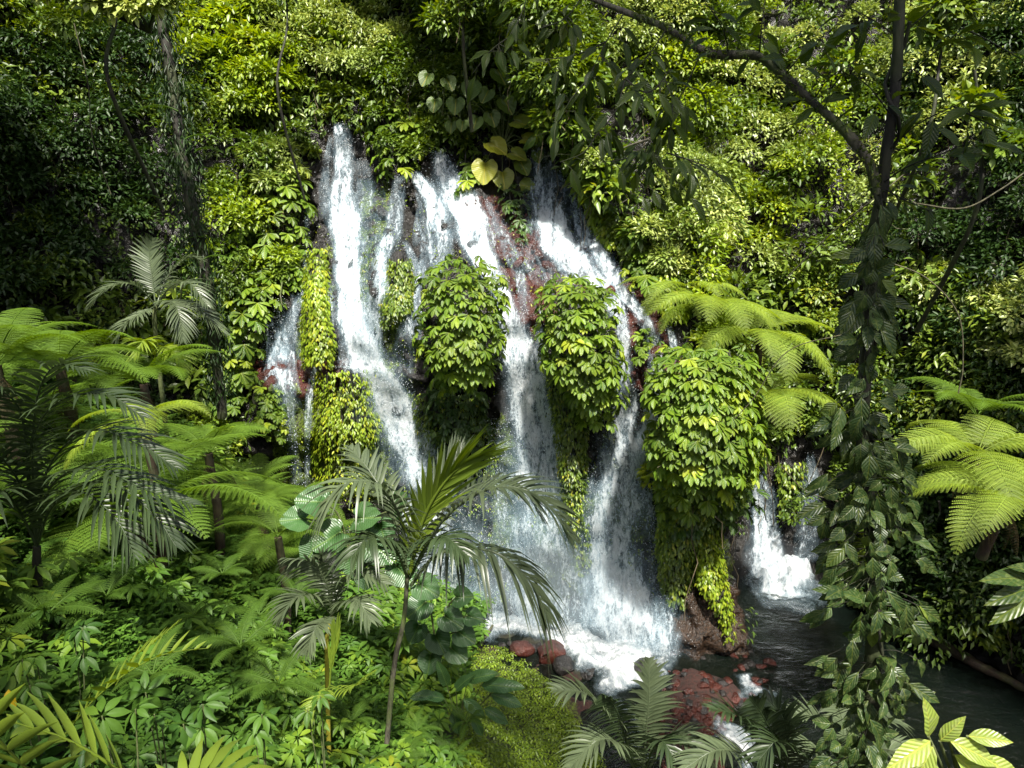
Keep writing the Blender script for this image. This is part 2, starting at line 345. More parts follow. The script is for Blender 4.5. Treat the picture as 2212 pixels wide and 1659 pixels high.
# ------------------------------------------------------------------ water
def foam_mat(name, sx=24.0, sy=10.0, tint=(.78, .87, .92), k=5.0, film_=.45):
    m, nt, out = newmat(name); L = nt.links
    lc = nd(nt, 'ShaderNodeAttribute', attribute_name='lc'); de = nd(nt, 'ShaderNodeAttribute', attribute_name='tint')
    tc = nd(nt, 'ShaderNodeTexCoord')
    def layer(a, b, det, dist=0.0, rot=0):
        mp = nd(nt, 'ShaderNodeMapping'); mp.inputs['Scale'].default_value = (a, b, 1); mp.inputs['Location'].default_value = (rot, rot * 2, 0); L.new(lc.outputs['Vector'], mp.inputs[0])
        n = nd(nt, 'ShaderNodeTexNoise', i_Scale=1.0, i_Detail=det, i_Roughness=.72, i_Distortion=dist); L.new(mp.outputs[0], n.inputs['Vector']); return n.outputs[0]
    fine = layer(sx, sy, 6.0, .8, 3); mid = layer(sx * .26, sy * .16, 5.0, .6, 11); br = layer(9, 5.0, 7.0, 1.2, 5)
    s = math_(nt, 'ADD', math_(nt, 'ADD', math_(nt, 'MULTIPLY', fine, .32), math_(nt, 'MULTIPLY', mid, .50)), math_(nt, 'MULTIPLY', br, .28))
    th = math_(nt, 'SUBTRACT', .80, math_(nt, 'MULTIPLY', de.outputs['Fac'], .36))
    e = math_(nt, 'SUBTRACT', s, th)
    lace = math_(nt, 'MULTIPLY', math_(nt, 'ADD', e, -.012), k * 2.1, True)
    film = math_(nt, 'MULTIPLY', math_(nt, 'MULTIPLY', math_(nt, 'MULTIPLY', math_(nt, 'ADD', e, .16), 3.2, True), de.outputs['Fac']), film_)
    a = math_(nt, 'MAXIMUM', lace, film)
    a = math_(nt, 'MULTIPLY', a, math_(nt, 'MULTIPLY', de.outputs['Fac'], 5.0, True))
    p = nd(nt, 'ShaderNodeBsdfPrincipled', i_Roughness=.35)
    cr = ramp(nt, [(.0, (tint[0] * .42, tint[1] * .56, tint[2] * .64)), (.35, (tint[0] * .72, tint[1] * .82, tint[2] * .88)), (.8, (.86, .90, .92))]); L.new(math_(nt, 'MULTIPLY', math_(nt, 'ADD', e, .06), 4.2, True), cr.inputs[0]); L.new(cr.outputs[0], p.inputs['Base Color'])
    p.inputs['Specular IOR Level'].default_value = .3
    bp = nd(nt, 'ShaderNodeBump', i_Strength=1.0, i_Distance=.14); L.new(s, bp.inputs['Height']); L.new(bp.outputs[0], p.inputs['Normal'])
    tl = nd(nt, 'ShaderNodeBsdfTranslucent'); tl.inputs[0].default_value = (.62, .72, .78, 1)
    m1 = nd(nt, 'ShaderNodeMixShader', i_0=.3); L.new(p.outputs[0], m1.inputs[1]); L.new(tl.outputs[0], m1.inputs[2])
    tr = nd(nt, 'ShaderNodeBsdfTransparent')
    ms = nd(nt, 'ShaderNodeMixShader'); L.new(a, ms.inputs[0]); L.new(tr.outputs[0], ms.inputs[1]); L.new(m1.outputs[0], ms.inputs[2]); L.new(ms.outputs[0], out.inputs[0])
    return m
FOAM = foam_mat('falling_water')
VEIL = foam_mat('thin_veil', 34, 7, (.70, .85, .90), 2.2, .5)
POOLFOAM = foam_mat('pool_foam', 9, 9, (.84, .88, .90), 3.2, .75)
def strip(g, pts, dens, off=.16, spread=1.0, seed=0, step=9, ncol=15, tail=.9):
    """a sheet of water that follows the rock under a line of points (u, v, width)"""
    pts = np.array(pts, float)
    cl_ = np.concatenate([[0], np.cumsum(np.hypot(np.diff(pts[:, 0]), np.diff(pts[:, 1])))])
    n = max(4, int(cl_[-1] / step)); t = np.linspace(0, cl_[-1], n)
    u = smooth1(np.interp(t, cl_, pts[:, 0]), 5); v = np.interp(t, cl_, pts[:, 1]); wd = np.interp(t, cl_, pts[:, 2]) * spread
    rs = np.random.default_rng(seed); q = np.stack([t / 60, t * 0 + seed * 3.1, t * 0], -1)
    u = u + (fbm(q, 3) - .5) * wd * .35
    a = np.linspace(-1, 1, ncol)
    wob = 1 + .35 * (fbm(np.stack([t / 40, t * 0 + seed, t * 0 + 5], -1), 3) - .5)
    U = u[:, None] + a[None] * (wd * wob)[:, None] * .5; V = np.broadcast_to(v[:, None], U.shape)
    P, N = cast(U, V); P = P.reshape(n, ncol, 3)
    Y = P[..., 1]
    Y = np.where(np.isnan(Y), np.nanmedian(Y, axis=1, keepdims=True), Y); Y = np.where(np.isnan(Y), np.nanmedian(Y), Y)
    for i in range(n - 2, -1, -1): pass
    for k in range(6):
        Yp = np.pad(Y, ((1, 1), (1, 1)), mode='edge'); Ys = (Yp[:-2, 1:-1] + Yp[2:, 1:-1] + Yp[1:-1, :-2] + Yp[1:-1, 2:] + 2 * Y) / 6
        Y = np.minimum(Ys, Y + .05)
    Y = Y - off - .05 * (fbm(np.stack([U / 22, V / 40, U * 0 + seed], -1), 3) - .5) * 2
    W = at(U, V, Y)
    met = 16.5 / FPX
    dn = np.interp(t, cl_, np.broadcast_to(np.asarray(dens, float), (len(pts),)))
    edge = np.clip((1 - np.abs(a)) * 2.6, 0, 1) ** .7
    D = dn[:, None] * edge[None] * np.clip(np.minimum(t, 9e9)[:, None] / 14 + .3, 0, 1) * np.clip((cl_[-1] - t[:, None]) / 20 + .1, 0, 1) ** tail
    LC = np.stack([(U - 1106) * met * .9 + seed * 7.7, np.broadcast_to((t * met)[:, None], U.shape)], -1)
    g.add(W.reshape(-1, 3), grid_faces(n, ncol), D.reshape(-1), LC.reshape(-1, 2))
    return W
FALLS = [
 ('tall white waterfall on the left, pouring from the highest notch and bending over the ledge', [
   ([(735, 262, 30), (740, 330, 50), (735, 400, 60), (742, 470, 85), (752, 560, 70), (762, 650, 75), (778, 740, 90), (795, 795, 110), (835, 860, 110), (872, 925, 120), (905, 1000, 130), (925, 1080, 140), (950, 1200, 150), (985, 1360, 170)], [.7, .75, .8, .9, .98, .98, .98, 1, .98, .92, .85, .8, .75, .75], 1.),
   ([(715, 290, 10), (703, 360, 22), (700, 420, 30), (712, 480, 40)], .6, .16),
   ([(780, 340, 30), (790, 430, 60), (800, 520, 70), (795, 640, 70), (790, 760, 60)], [.5, .55, .58, .55, .6], .1),
   ([(730, 790, 40), (800, 800, 60), (850, 850, 60)], [.8, .9, .6], .2)]),
 ('narrow white waterfall leaning left to join the tall left fall', [
   ([(868, 375, 32), (856, 440, 42), (848, 500, 48), (825, 560, 50), (812, 640, 55), (802, 720, 60), (796, 790, 60)], [.6, .6, .7, .85, .8, .85, .9], .18)]),
 ('thin broken trickle between the dark rocks right of the left falls', [
   ([(870, 515, 14), (893, 560, 24), (902, 605, 26), (885, 650, 34), (878, 710, 52), (868, 770, 60), (872, 850, 50), (880, 930, 40)], [.6, .7, .7, .75, .75, .55, .45, .3], .15)]),
 ('two thin water threads falling off the red ledge at the far left', [
   ([(662, 440, 9), (664, 560, 14), (652, 640, 22), (625, 700, 34), (606, 760, 60), (606, 795, 80)], [.6, .6, .65, .65, .7, .8], .12),
   ([(600, 640, 30), (598, 720, 50), (592, 790, 70)], [.5, .6, .65], .12),
   ([(612, 790, 50), (620, 850, 44), (628, 930, 30), (638, 1000, 26), (648, 1070, 30)], [.8, .75, .55, .5, .45], .2),
   ([(682, 785, 22), (667, 850, 22), (664, 950, 16), (665, 1070, 18)], [.7, .7, .6, .5], .2)]),
 ('slanting white waterfall between the dark rocks above the leftmost leafy dome', [
   ([(892, 368, 34), (920, 402, 44), (945, 450, 56), (950, 510, 58), (945, 575, 50), (935, 600, 40)], [.7, .85, .9, .8, .65, .4], .18)]),
 ('broad bright waterfall down the middle, passing right of the leftmost leafy dome', [
   ([(940, 318, 30), (958, 360, 66), (985, 420, 92), (1006, 470, 104), (1028, 530, 88), (1060, 590, 60), (1092, 640, 44), (1106, 690, 66), (1118, 740, 90), (1130, 820, 115), (1148, 900, 130), (1165, 980, 140), (1180, 1100, 170), (1190, 1220, 200), (1195, 1370, 220)], [.7, .75, .88, .97, 1, .95, .88, .92, .92, .9, .88, .85, .78, .72, .72], .2),
   ([(1052, 430, 20), (1088, 505, 34), (1110, 560, 44), (1125, 615, 30), (1137, 690, 18)], [.5, .6, .62, .7, .55], .14),
   ([(1060, 480, 26), (1110, 545, 24), (1160, 590, 26), (1200, 620, 20)], [.4, .5, .5, .4], .12),
   ([(1165, 700, 20), (1172, 800, 30), (1190, 900, 40)], [.5, .6, .5], .12),
   ([(1070, 900, 60), (1090, 1020, 90), (1110, 1150, 120), (1120, 1360, 160)], [.5, .6, .66, .7], .1),
   ([(1010, 1100, 80), (1020, 1200, 120), (1030, 1360, 160)], [.5, .6, .65], .12)]),
 ('wide white waterfall over red rock, ending beside the brown rock column', [
   ([(1152, 305, 22), (1178, 355, 60), (1180, 420, 86), (1190, 480, 96), (1215, 535, 112), (1248, 580, 104), (1288, 610, 74), (1320, 650, 60), (1342, 690, 40), (1350, 740, 42), (1352, 800, 44), (1352, 870, 70), (1345, 960, 120), (1335, 1060, 140), (1330, 1160, 140), (1332, 1260, 140), (1352, 1340, 190), (1385, 1430, 230)], [.7, .72, .76, .86, .9, .9, .85, .78, .75, .75, .75, .78, .82, .82, .82, .95, .9, .8], .2),
   ([(1205, 360, 24), (1232, 430, 44), (1262, 480, 46), (1290, 530, 50), (1322, 590, 46), (1348, 640, 44), (1388, 682, 34), (1412, 730, 36), (1420, 790, 34), (1414, 850, 38), (1402, 920, 46), (1386, 1000, 56), (1398, 1080, 46), (1410, 1180, 40), (1424, 1290, 50), (1440, 1420, 70)], [.5, .6, .7, .85, .9, .85, .85, .9, .85, .8, .9, .85, .7, .62, .6, .7], .2),
   ([(1130, 520, 50), (1165, 570, 60), (1225, 620, 40), (1280, 650, 40)], [.45, .5, .55, .4], .13),
   ([(1440, 690, 12), (1455, 735, 22), (1455, 790, 20)], [.7, .75, .5], .14),
   ([(1290, 1000, 50), (1285, 1120, 70), (1290, 1250, 90), (1290, 1380, 120)], [.45, .6, .65, .65], .12)]),
 ('white waterfall crashing into the dark pool below the right leafy dome', [
   ([(1636, 1005, 26), (1644, 1060, 52), (1650, 1120, 68), (1656, 1190, 84), (1664, 1265, 110)], [.6, .75, .85, .95, 1], .25)]),
 ('thin lacy waterfall beside the pool plunge, half hidden by the climber tree', [
   ([(1750, 975, 12), (1750, 1040, 54), (1746, 1120, 64), (1742, 1225, 66)], [.55, .66, .62, .6], .2)]),
]
for k, (lab, strs) in enumerate(FALLS):
    g = G()
    for j, (pts, dn, off) in enumerate(strs):
        off = min(off, .22)
        dn = np.minimum(np.asarray(dn, float) * 1.07 + .03, 1.05)
        W = strip(g, pts, dn, off, 1.0, k * 10 + j)
        if max(p[2] for p in pts) > 30: strip(g, pts, dn * .68, off + .14, 1.3, k * 10 + j + 5, 12, 13)
    b = W[len(W) // 2, 0]
    V, _, _, _ = g.arrays(); org = np.array([V[:, 0].mean(), V[:, 1].mean(), V[:, 2].min()])
    o = g.obj('waterfall', FOAM, origin=org, smooth=True); meta(o, lab, 'waterfall')
# small rivulets running between the main streams over the bare rock
g = G(); rv = np.random.default_rng(77); cnt = 0
RIV = [[(700, 440), (900, 400), (960, 560), (900, 700), (700, 700)], [(1040, 440), (1200, 440), (1440, 680), (1440, 860), (1360, 900), (1330, 690), (1180, 600), (1090, 640)], [(560, 640), (660, 620), (640, 790), (560, 790)], [(880, 400), (1060, 400), (1080, 560), (900, 560)],
       [(960, 1100), (1440, 1100), (1440, 1350), (1000, 1330)], [(1130, 350), (1230, 360), (1300, 560), (1150, 560)]]
for pi, pl_ in enumerate(RIV):
    xs_, ys_ = [q[0] for q in pl_], [q[1] for q in pl_]
    for _ in range((18, 14, 12, 18, 14, 8)[pi]):
        u, v = rv.uniform(min(xs_), max(xs_)), rv.uniform(min(ys_), max(ys_))
        if not in_poly(np.array([u]), np.array([v]), pl_)[0]: continue
        ln = rv.uniform(70, 190); sl = (0.0, .55, 0, .35, 0, .35)[pi] + rv.normal(0, .1); w_ = rv.uniform(8, 26)
        strip(g, [(u, v, w_ * .6), (u + ln * sl * .5, v + ln * .5, w_), (u + ln * sl, v + ln, w_)], [.6, rv.uniform(.6, .88), .5], .12, 1.0, 300 + cnt, 9, 7); cnt += 1
meta(g.obj('rivulets', FOAM, smooth=True), 'many thin white rivulets trickling over the rock between the falls', 'water', kind='stuff')
# thin spray veils hanging over the lower falls
g = G()
for j, (pts, dn) in enumerate([([(1000, 960, 60), (1080, 1080, 200), (1110, 1200, 330), (1120, 1370, 420)], [.3, .5, .6, .66]), ([(1340, 900, 120), (1340, 1050, 190), (1340, 1200, 220), (1370, 1420, 300)], [.35, .5, .55, .6]),
                               ([(1160, 850, 110), (1170, 1000, 190), (1190, 1150, 220), (1200, 1300, 240)], [.4, .55, .6, .6]), ([(760, 830, 80), (860, 950, 180), (900, 1100, 200)], [.3, .5, .55]),
                               ([(800, 380, 80), (800, 560, 110), (790, 740, 110)], [.35, .5, .5])]):
    strip(g, pts, dn, .42, 1.0, 200 + j, 12, 17)
meta(g.obj('spray_veil', VEIL, smooth=True), 'fine spray hanging in front of the lower waterfalls', 'spray', kind='stuff')
# loose drops
def tetra(g, C, r):
    n = len(C); b = np.array([(1, 1, 1), (-1, -1, 1), (-1, 1, -1), (1, -1, -1)], float) * .58
    V = C[:, None] + b[None] * r[:, None, None] * np.array([1, 1, 1.5]); F = np.array([(0, 1, 2), (0, 3, 1), (0, 2, 3), (1, 3, 2)])
    g.add(V.reshape(-1, 3), (F[None] + np.arange(n)[:, None, None] * 4).reshape(-1, 3))
g = G()
for _, strs in FALLS:
    for pts, dn, off in strs:
        pts = np.array(pts, float); cl_ = np.concatenate([[0], np.cumsum(np.hypot(np.diff(pts[:, 0]), np.diff(pts[:, 1])))])
        m = int(cl_[-1] * np.mean(pts[:, 2]) / 60); t = RNG.uniform(0, cl_[-1], m)
        wd = np.interp(t, cl_, pts[:, 2]); u = np.interp(t, cl_, pts[:, 0]) + RNG.normal(0, .36, m) * wd; v = np.interp(t, cl_, pts[:, 1])
        P, N = cast(u, v); ok = ~np.isnan(P[:, 0]); P = P[ok]; P = P + (CAM - P) * (RNG.uniform(.012, .05, len(P))[:, None])
        tetra(g, P, RNG.uniform(.004, .010, len(P)))
m_, nt_, out_ = newmat('water_drops'); p_ = nd(nt_, 'ShaderNodeBsdfPrincipled', i_Roughness=.3); p_.inputs['Base Color'].default_value = (.85, .92, .95, 1); nt_.links.new(p_.outputs[0], out_.inputs[0]); DROPS = m_
meta(g.obj('water_drops', DROPS), 'white drops flying off the waterfalls', 'spray', kind='stuff')
# pool
m, nt, out = newmat('pool_water'); L = nt.links
tc = nd(nt, 'ShaderNodeTexCoord'); mp = nd(nt, 'ShaderNodeMapping'); mp.inputs['Scale'].default_value = (1.6, 3.2, 1); mp.inputs['Rotation'].default_value = (0, 0, .45); L.new(tc.outputs['Object'], mp.inputs[0])
n1 = nd(nt, 'ShaderNodeTexNoise', i_Scale=2.2, i_Detail=6.0, i_Roughness=.62, i_Distortion=.5); L.new(mp.outputs[0], n1.inputs['Vector'])
bp = nd(nt, 'ShaderNodeBump', i_Strength=.7, i_Distance=.12); L.new(n1.outputs[0], bp.inputs['Height'])
gl = nd(nt, 'ShaderNodeBsdfGlossy', i_Roughness=.10); L.new(bp.outputs[0], gl.inputs['Normal'])
trn = nd(nt, 'ShaderNodeBsdfTransparent'); trn.inputs[0].default_value = (.40, .38, .26, 1)
df = nd(nt, 'ShaderNodeBsdfDiffuse'); df.inputs[0].default_value = (.006, .011, .008, 1)
mA = nd(nt, 'ShaderNodeMixShader', i_0=.42); L.new(trn.outputs[0], mA.inputs[1]); L.new(df.outputs[0], mA.inputs[2])
fr = nd(nt, 'ShaderNodeFresnel', i_IOR=1.33); L.new(bp.outputs[0], fr.inputs['Normal'])
mB = nd(nt, 'ShaderNodeMixShader'); L.new(fr.outputs[0], mB.inputs[0]); L.new(mA.outputs[0], mB.inputs[1]); L.new(gl.outputs[0], mB.inputs[2]); L.new(mB.outputs[0], out.inputs[0])
POOLM = m
g = G(); xs, ys = np.meshgrid(np.arange(-9, 21, .1), np.arange(-8, 21, .1))
hz = .06 * (fbm(np.stack([xs * 1.4 + ys * .5, ys * 2.4, xs * 0], -1), 4) - .5)
du = np.hypot(xs - 7.6, ys - 18.2); hz = hz + .03 * np.sin(du * 5) * np.exp(-du / 3)
g.add(np.stack([xs, ys, hz], -1).reshape(-1, 3), grid_faces(*xs.shape)); pool = g.obj('pool_water', POOLM, smooth=True); meta(pool, kind='structure')
# foam lying on the pool and stream
def foam_patch(g, poly, dens, z=.07, amp=.08, seed=0, step=.06, soft=.45):
    c = np.array([plane_at(a, b, z) for a, b in poly]); x0, y0 = c[:, :2].min(0) - .3; x1, y1 = c[:, :2].max(0) + .3
    X, Y = np.meshgrid(np.arange(x0, x1, step), np.arange(y0, y1, step)); n = fbm(np.stack([X * 1.8, Y * 1.8, X * 0 + seed], -1), 5)
    jx = (fbm(np.stack([X * 1.5, Y * 1.5, X * 0 + 9], -1), 4) - .5) * 1.2; jy = (fbm(np.stack([X * 1.5, Y * 1.5, X * 0 + 19], -1), 4) - .5) * 1.2
    # distance to the outline
    D = np.full(X.shape, 9e9); pts = c[:, :2]
    for i in range(len(pts)):
        a, b = pts[i], pts[(i + 1) % len(pts)]; ab = b - a
        t = np.clip(((X + jx - a[0]) * ab[0] + (Y + jy - a[1]) * ab[1]) / (ab @ ab), 0, 1); D = np.minimum(D, np.hypot(X + jx - a[0] - t * ab[0], Y + jy - a[1] - t * ab[1]))
    ins = in_poly(X + jx, Y + jy, [tuple(p) for p in pts]); f = np.where(ins, np.clip(D / soft, 0, 1), 0) * dens
    Z = z + amp * (n - .4) * 2 * f + .02 * f
    g.add(np.stack([X, Y, Z], -1).reshape(-1, 3), grid_faces(*X.shape), f.ravel(), np.stack([X + seed, Y], -1).reshape(-1, 2))
g = G()
foam_patch(g, [(900, 1310), (1200, 1300), (1450, 1360), (1462, 1440), (1430, 1500), (1350, 1520), (1250, 1470), (1190, 1415), (1080, 1390), (980, 1380)], 1.0, .12, .30, 1, .05)
foam_patch(g, [(1560, 1460), (1640, 1465), (1665, 1500), (1610, 1515)], .85, .07, .05, 2, .06, .25)
foam_patch(g, [(1520, 1530), (1580, 1540), (1650, 1600), (1680, 1760), (1590, 1760), (1550, 1620)], .95, .16, .12, 3, .06, .3)
foam_patch(g, [(1290, 1480), (1370, 1480), (1460, 1659), (1380, 1659)], .7, .08, .06, 4)
meta(g.obj('stream_foam', POOLFOAM, smooth=True), 'white churning water at the foot of the falls', 'foam', kind='stuff')
g = G()
foam_patch(g, [(1590, 1215), (1650, 1190), (1740, 1215), (1775, 1260), (1760, 1305), (1690, 1300), (1620, 1270)], 1.0, .2, .7, 7, .06, .4)
foam_patch(g, [(1540, 1190), (1640, 1170), (1800, 1220), (1820, 1290), (1760, 1340), (1650, 1325), (1570, 1265)], .62, .05, .05, 8)
meta(g.obj('plunge_foam', POOLFOAM, smooth=True), 'bright white splash where the right waterfall hits the dark pool', 'foam', kind='stuff')
# ------------------------------------------------------------------ leaf builders
T_KITE = (np.array([(0, 0, 0), (.5, .45, .08), (0, 1, -.10), (-.5, .45, .08)], float), np.array([(0, 1, 2), (0, 2, 3)]))
T_LO = (np.array([(0, 0, 0), (.42, .3, .05), (.46, .6, .03), (0, 1, -.16), (-.46, .6, .03), (-.42, .3, .05), (0, .45, -.01)], float),
        np.array([(0, 1, 6), (1, 2, 6), (2, 3, 6), (3, 4, 6), (4, 5, 6), (5, 0, 6)]))
def hi_template(n=6, shape=(0, .62, .95, 1.0, .78, .42, 0), drop=.28, fold=.14, wave=.02):
    n = len(shape) - 1; V = []; F = []
    for i, s in enumerate(shape):
        y = i / n
        for x in (-1, -.5, 0, .5, 1):
            V.append((x * .5 * s, y, -drop * y * y + fold * abs(x) * s * (1 - .3 * y) * .5 + wave * math.sin(i * 2.4 + x) * abs(x)))
    for i in range(n):
        for j in range(4):
            a = i * 5 + j; F.append((a, a + 1, a + 6, a + 5))
    return np.array(V), np.array(F)
T_HI = hi_template()
T_DROOP = hi_template(shape=(0, .5, .9, 1, .85, .5, 0), drop=.5, fold=.2)
T_BROAD = hi_template(shape=(0, .7, 1, 1.0, .9, .6, 0), drop=.35, fold=.25, wave=.05)
T_LOB = (np.array([(0, 0, 0), (.20, .25, .03), (.46, .62, .02), (.30, .88, -.10), (0, 1, -.20), (-.30, .88, -.10), (-.46, .62, .02), (-.20, .25, .03), (0, .6, -.05)], float),
         np.array([(0, 1, 8), (1, 2, 8), (2, 3, 8), (3, 4, 8), (4, 5, 8), (5, 6, 8), (6, 7, 8), (7, 0, 8)]))
def heart_template():
    V = [(0, 0, 0)]; out = []
    for k in range(28):
        a = 2 * PI * k / 28 - PI / 2; x = math.sin(a + PI / 2) ; y = -math.cos(a + PI / 2)
        r = 1.0
        px = .55 * math.sin(a + PI / 2) * (1 + .1 * math.cos(2 * a)); t = (1 - math.cos(a + PI / 2)) / 2
        py = -.32 + 1.32 * t ** 1.05; notch = .34 * math.exp(-((a + PI / 2) / .35) ** 2) + .34 * math.exp(-((a + PI / 2 - 2 * PI) / .35) ** 2)
        px *= (1 - .35 * t ** 3); py += notch
        out.append((px, py))
    for s in (.5, 1.0):
        for k, (px, py) in enumerate(out):
            V.append((px * s, py * s, .10 * s * s * (abs(px) * 1.4) - .22 * max(0, py) ** 2 * s + .035 * s * math.sin(k * 2.3)))
    F3 = [(0, 1 + k, 1 + (k + 1) % 28) for k in range(28)]
    F4 = [(1 + k, 29 + k, 29 + (k + 1) % 28, 1 + (k + 1) % 28) for k in range(28)]
    F3 += [(a, b, c) for a, b, c, d in F4] + [(a, c, d) for a, b, c, d in F4]
    return np.array(V), np.array(F3)
T_HEART = heart_template()
def leaves(g, tmpl, C, A, N, Ln, W, tint):
    C = np.asarray(C, float); n = len(C)
    if not n: return
    A = nrm(np.asarray(A, float)); S = nrm(np.cross(A, N)); N = np.cross(S, A); Ln = np.broadcast_to(Ln, (n,)); W = np.broadcast_to(W, (n,))
    tv, tf = tmpl
    V = C[:, None] + S[:, None] * (tv[None, :, 0:1] * W[:, None, None]) + A[:, None] * (tv[None, :, 1:2] * Ln[:, None, None]) + N[:, None] * (tv[None, :, 2:3] * Ln[:, None, None])
    k = len(tv); F = (tf[None] + (np.arange(n) * k)[:, None, None]).reshape(-1, tf.shape[1])
    g.add(V.reshape(-1, 3), F, np.repeat(np.broadcast_to(tint, (n,)), k), np.tile(tv[:, :2], (n, 1)))
def rdir(n, rng=RNG): return nrm(rng.normal(0, 1, (n, 3)))
UP = np.array([0, 0, 1.0])
def whorls(g, C, Ax, k=7, L=.26, W=.10, droop=.6, tmpl=None, rng=RNG, tint=None, jl=.25):
    """umbrella clusters: k leaflets fanned round each axis and drooping"""
    C = np.asarray(C, float); n = len(C); Ax = nrm(Ax); ref = np.where(np.abs(Ax[:, 2:3]) > .95, np.array([[1., 0, 0]]), np.array([[0, 0, 1.]]))
    e1 = nrm(np.cross(Ax, ref)); e2 = np.cross(Ax, e1); ph = rng.uniform(0, 2 * PI, n)
    tb = rng.beta(2, 3, n) if tint is None else np.broadcast_to(tint, (n,)); sz = rng.uniform(1 - jl, 1 + jl, n)
    for i in range(k):
        a = ph + 2 * PI * i / k + rng.uniform(-.12, .12, n)
        R = e1 * np.cos(a)[:, None] + e2 * np.sin(a)[:, None]; dr = droop + rng.uniform(-.15, .15, n)
        A = R * np.cos(dr)[:, None] - Ax * np.sin(dr)[:, None] + np.array([0, 0, -.18]); Nn = Ax * np.cos(dr)[:, None] + R * np.sin(dr)[:, None]
        leaves(g, tmpl or T_LO, C + R * .02, A, Nn, L * sz * rng.uniform(.85, 1.1, n), W * sz, np.clip(tb + rng.uniform(-.1, .1, n), 0, 1))
def hands(g, C, N, k=6, L=.3, W=.12, rng=RNG, tint=None, spread=1.35, jl=.22):
    """umbrella leaves as they hang on a wall: a hub with leaflets fanned downwards and outwards"""
    C = np.asarray(C, float); n = len(C); N = nrm(N); d = nrm(-UP - N * (-N[:, 2:3])); s = np.cross(N, d)
    ro = rng.normal(0, .22, n); d, s = d * np.cos(ro)[:, None] + s * np.sin(ro)[:, None], s * np.cos(ro)[:, None] - d * np.sin(ro)[:, None]
    tb = rng.beta(2, 3, n) if tint is None else np.broadcast_to(tint, (n,)); sz = rng.uniform(1 - jl, 1 + jl, n)
    for i in range(k):
        th = -spread + 2 * spread * i / (k - 1) + rng.uniform(-.1, .1, n); ln = L * sz * (1.0 - .22 * np.abs(th) / spread) * rng.uniform(.9, 1.1, n)
        A = d * np.cos(th)[:, None] + s * np.sin(th)[:, None] + N * (.40 + .1 * rng.normal(0, 1, n))[:, None] - UP * .12
        leaves(g, T_LOB, C, A, N * .75 + UP * .55 + s * np.sin(th)[:, None] * .35, ln, W * sz, np.clip(tb + rng.uniform(-.08, .08, n), 0, 1))
def tube(g, pts, rad, n=8, tint=.5, knob=0.0):
    pts = np.asarray(pts, float); m = len(pts); T = nrm(np.gradient(pts, axis=0)); rad = np.broadcast_to(rad, (m,))
    ref = np.array([0, 0, 1.]) if abs(T[m // 2, 2]) < .9 else np.array([1., 0, 0])
    e1 = nrm(np.cross(T, ref)); e2 = np.cross(T, e1); a = np.arange(n) * 2 * PI / n
    R = rad[:, None] * (1 + knob * (fbm(np.stack([pts[:, None, 0] * 6 + np.cos(a)[None] * 1.2, pts[:, None, 2] * 6 + np.sin(a)[None] * 1.2, pts[:, None, 1] * 6 + 0 * a[None]], -1), 3) - .5) * 2) if knob else np.repeat(rad[:, None], n, 1)
    V = pts[:, None] + e1[:, None] * (np.cos(a)[None, :, None] * R[..., None]) + e2[:, None] * (np.sin(a)[None, :, None] * R[..., None])
    F = [(i * n + j, i * n + (j + 1) % n, (i + 1) * n + (j + 1) % n, (i + 1) * n + j) for i in range(m - 1) for j in range(n)]
    g.add(V.reshape(-1, 3), F, tint)
    for e, o in ((0, 0), (m - 1, (m - 1) * n)):
        g.add(np.concatenate([V[e], pts[e:e + 1]]), [(j, (j + 1) % n, n) for j in range(n)], tint)
def curve(pts, n=16):
    """smooth line through control points"""
    p = np.asarray(pts, float); m = len(p); pe = np.concatenate([[2 * p[0] - p[1]], p, [2 * p[-1] - p[-2]]]); out = []
    per = max(2, n // (m - 1))
    for i in range(m - 1):
        a, b, c, d = pe[i:i + 4]
        for t in np.arange(per) / per:
            out.append(.5 * (2 * b + (c - a) * t + (2 * a - 5 * b + 4 * c - d) * t * t + (3 * b - a - 3 * c + d) * t ** 3))
    out.append(p[-1]); return np.array(out)
def strips(g, B, D, N, L, W, droop, tint, seg=4, prof=(.45, 1, .85, .5, .02)):
    """long leaflets: bent strips"""
    n = len(B); D = nrm(D); S = nrm(np.cross(D, N)); L = np.broadcast_to(L, (n,)); W = np.broadcast_to(W, (n,)); s = np.linspace(0, 1, seg + 1)
    pr = np.interp(s, np.linspace(0, 1, len(prof)), prof)
    C = B[:, None] + D[:, None] * (L[:, None] * s)[..., None] - UP * (np.broadcast_to(droop, (n,))[:, None] * L[:, None] * s[None] ** 2)[..., None]
    Wd = (W[:, None] * pr)[..., None] * .5
    Nn = np.cross(S, D)
    V = np.stack([C - S[:, None] * Wd, C - Nn[:, None] * Wd * .45, C + S[:, None] * Wd], 2)      # folded along the midrib
    k = (seg + 1) * 3; F = []
    for i in range(seg):
        a = i * 3; F += [(a, a + 1, a + 4, a + 3), (a + 1, a + 2, a + 5, a + 4)]
    F = (np.array(F)[None] + (np.arange(n) * k)[:, None, None]).reshape(-1, 4)
    g.add(V.reshape(-1, 3), F, np.repeat(np.broadcast_to(tint, (n,)), k))
def frond_frame(C):
    T = nrm(np.gradient(C, axis=0)); S = nrm(np.cross(T, UP))
    if abs(nrm((C[-1] - C[0])[None])[0, 2]) > .86 and np.abs(C).max() > 2.5: S = nrm(np.array([[1., .15, 0]]) - T * T[:, :1])
    S = np.where(np.abs(T[:, 2:3]) > .97, nrm(S.mean(0))[None], S); return T, S, np.cross(S, T)
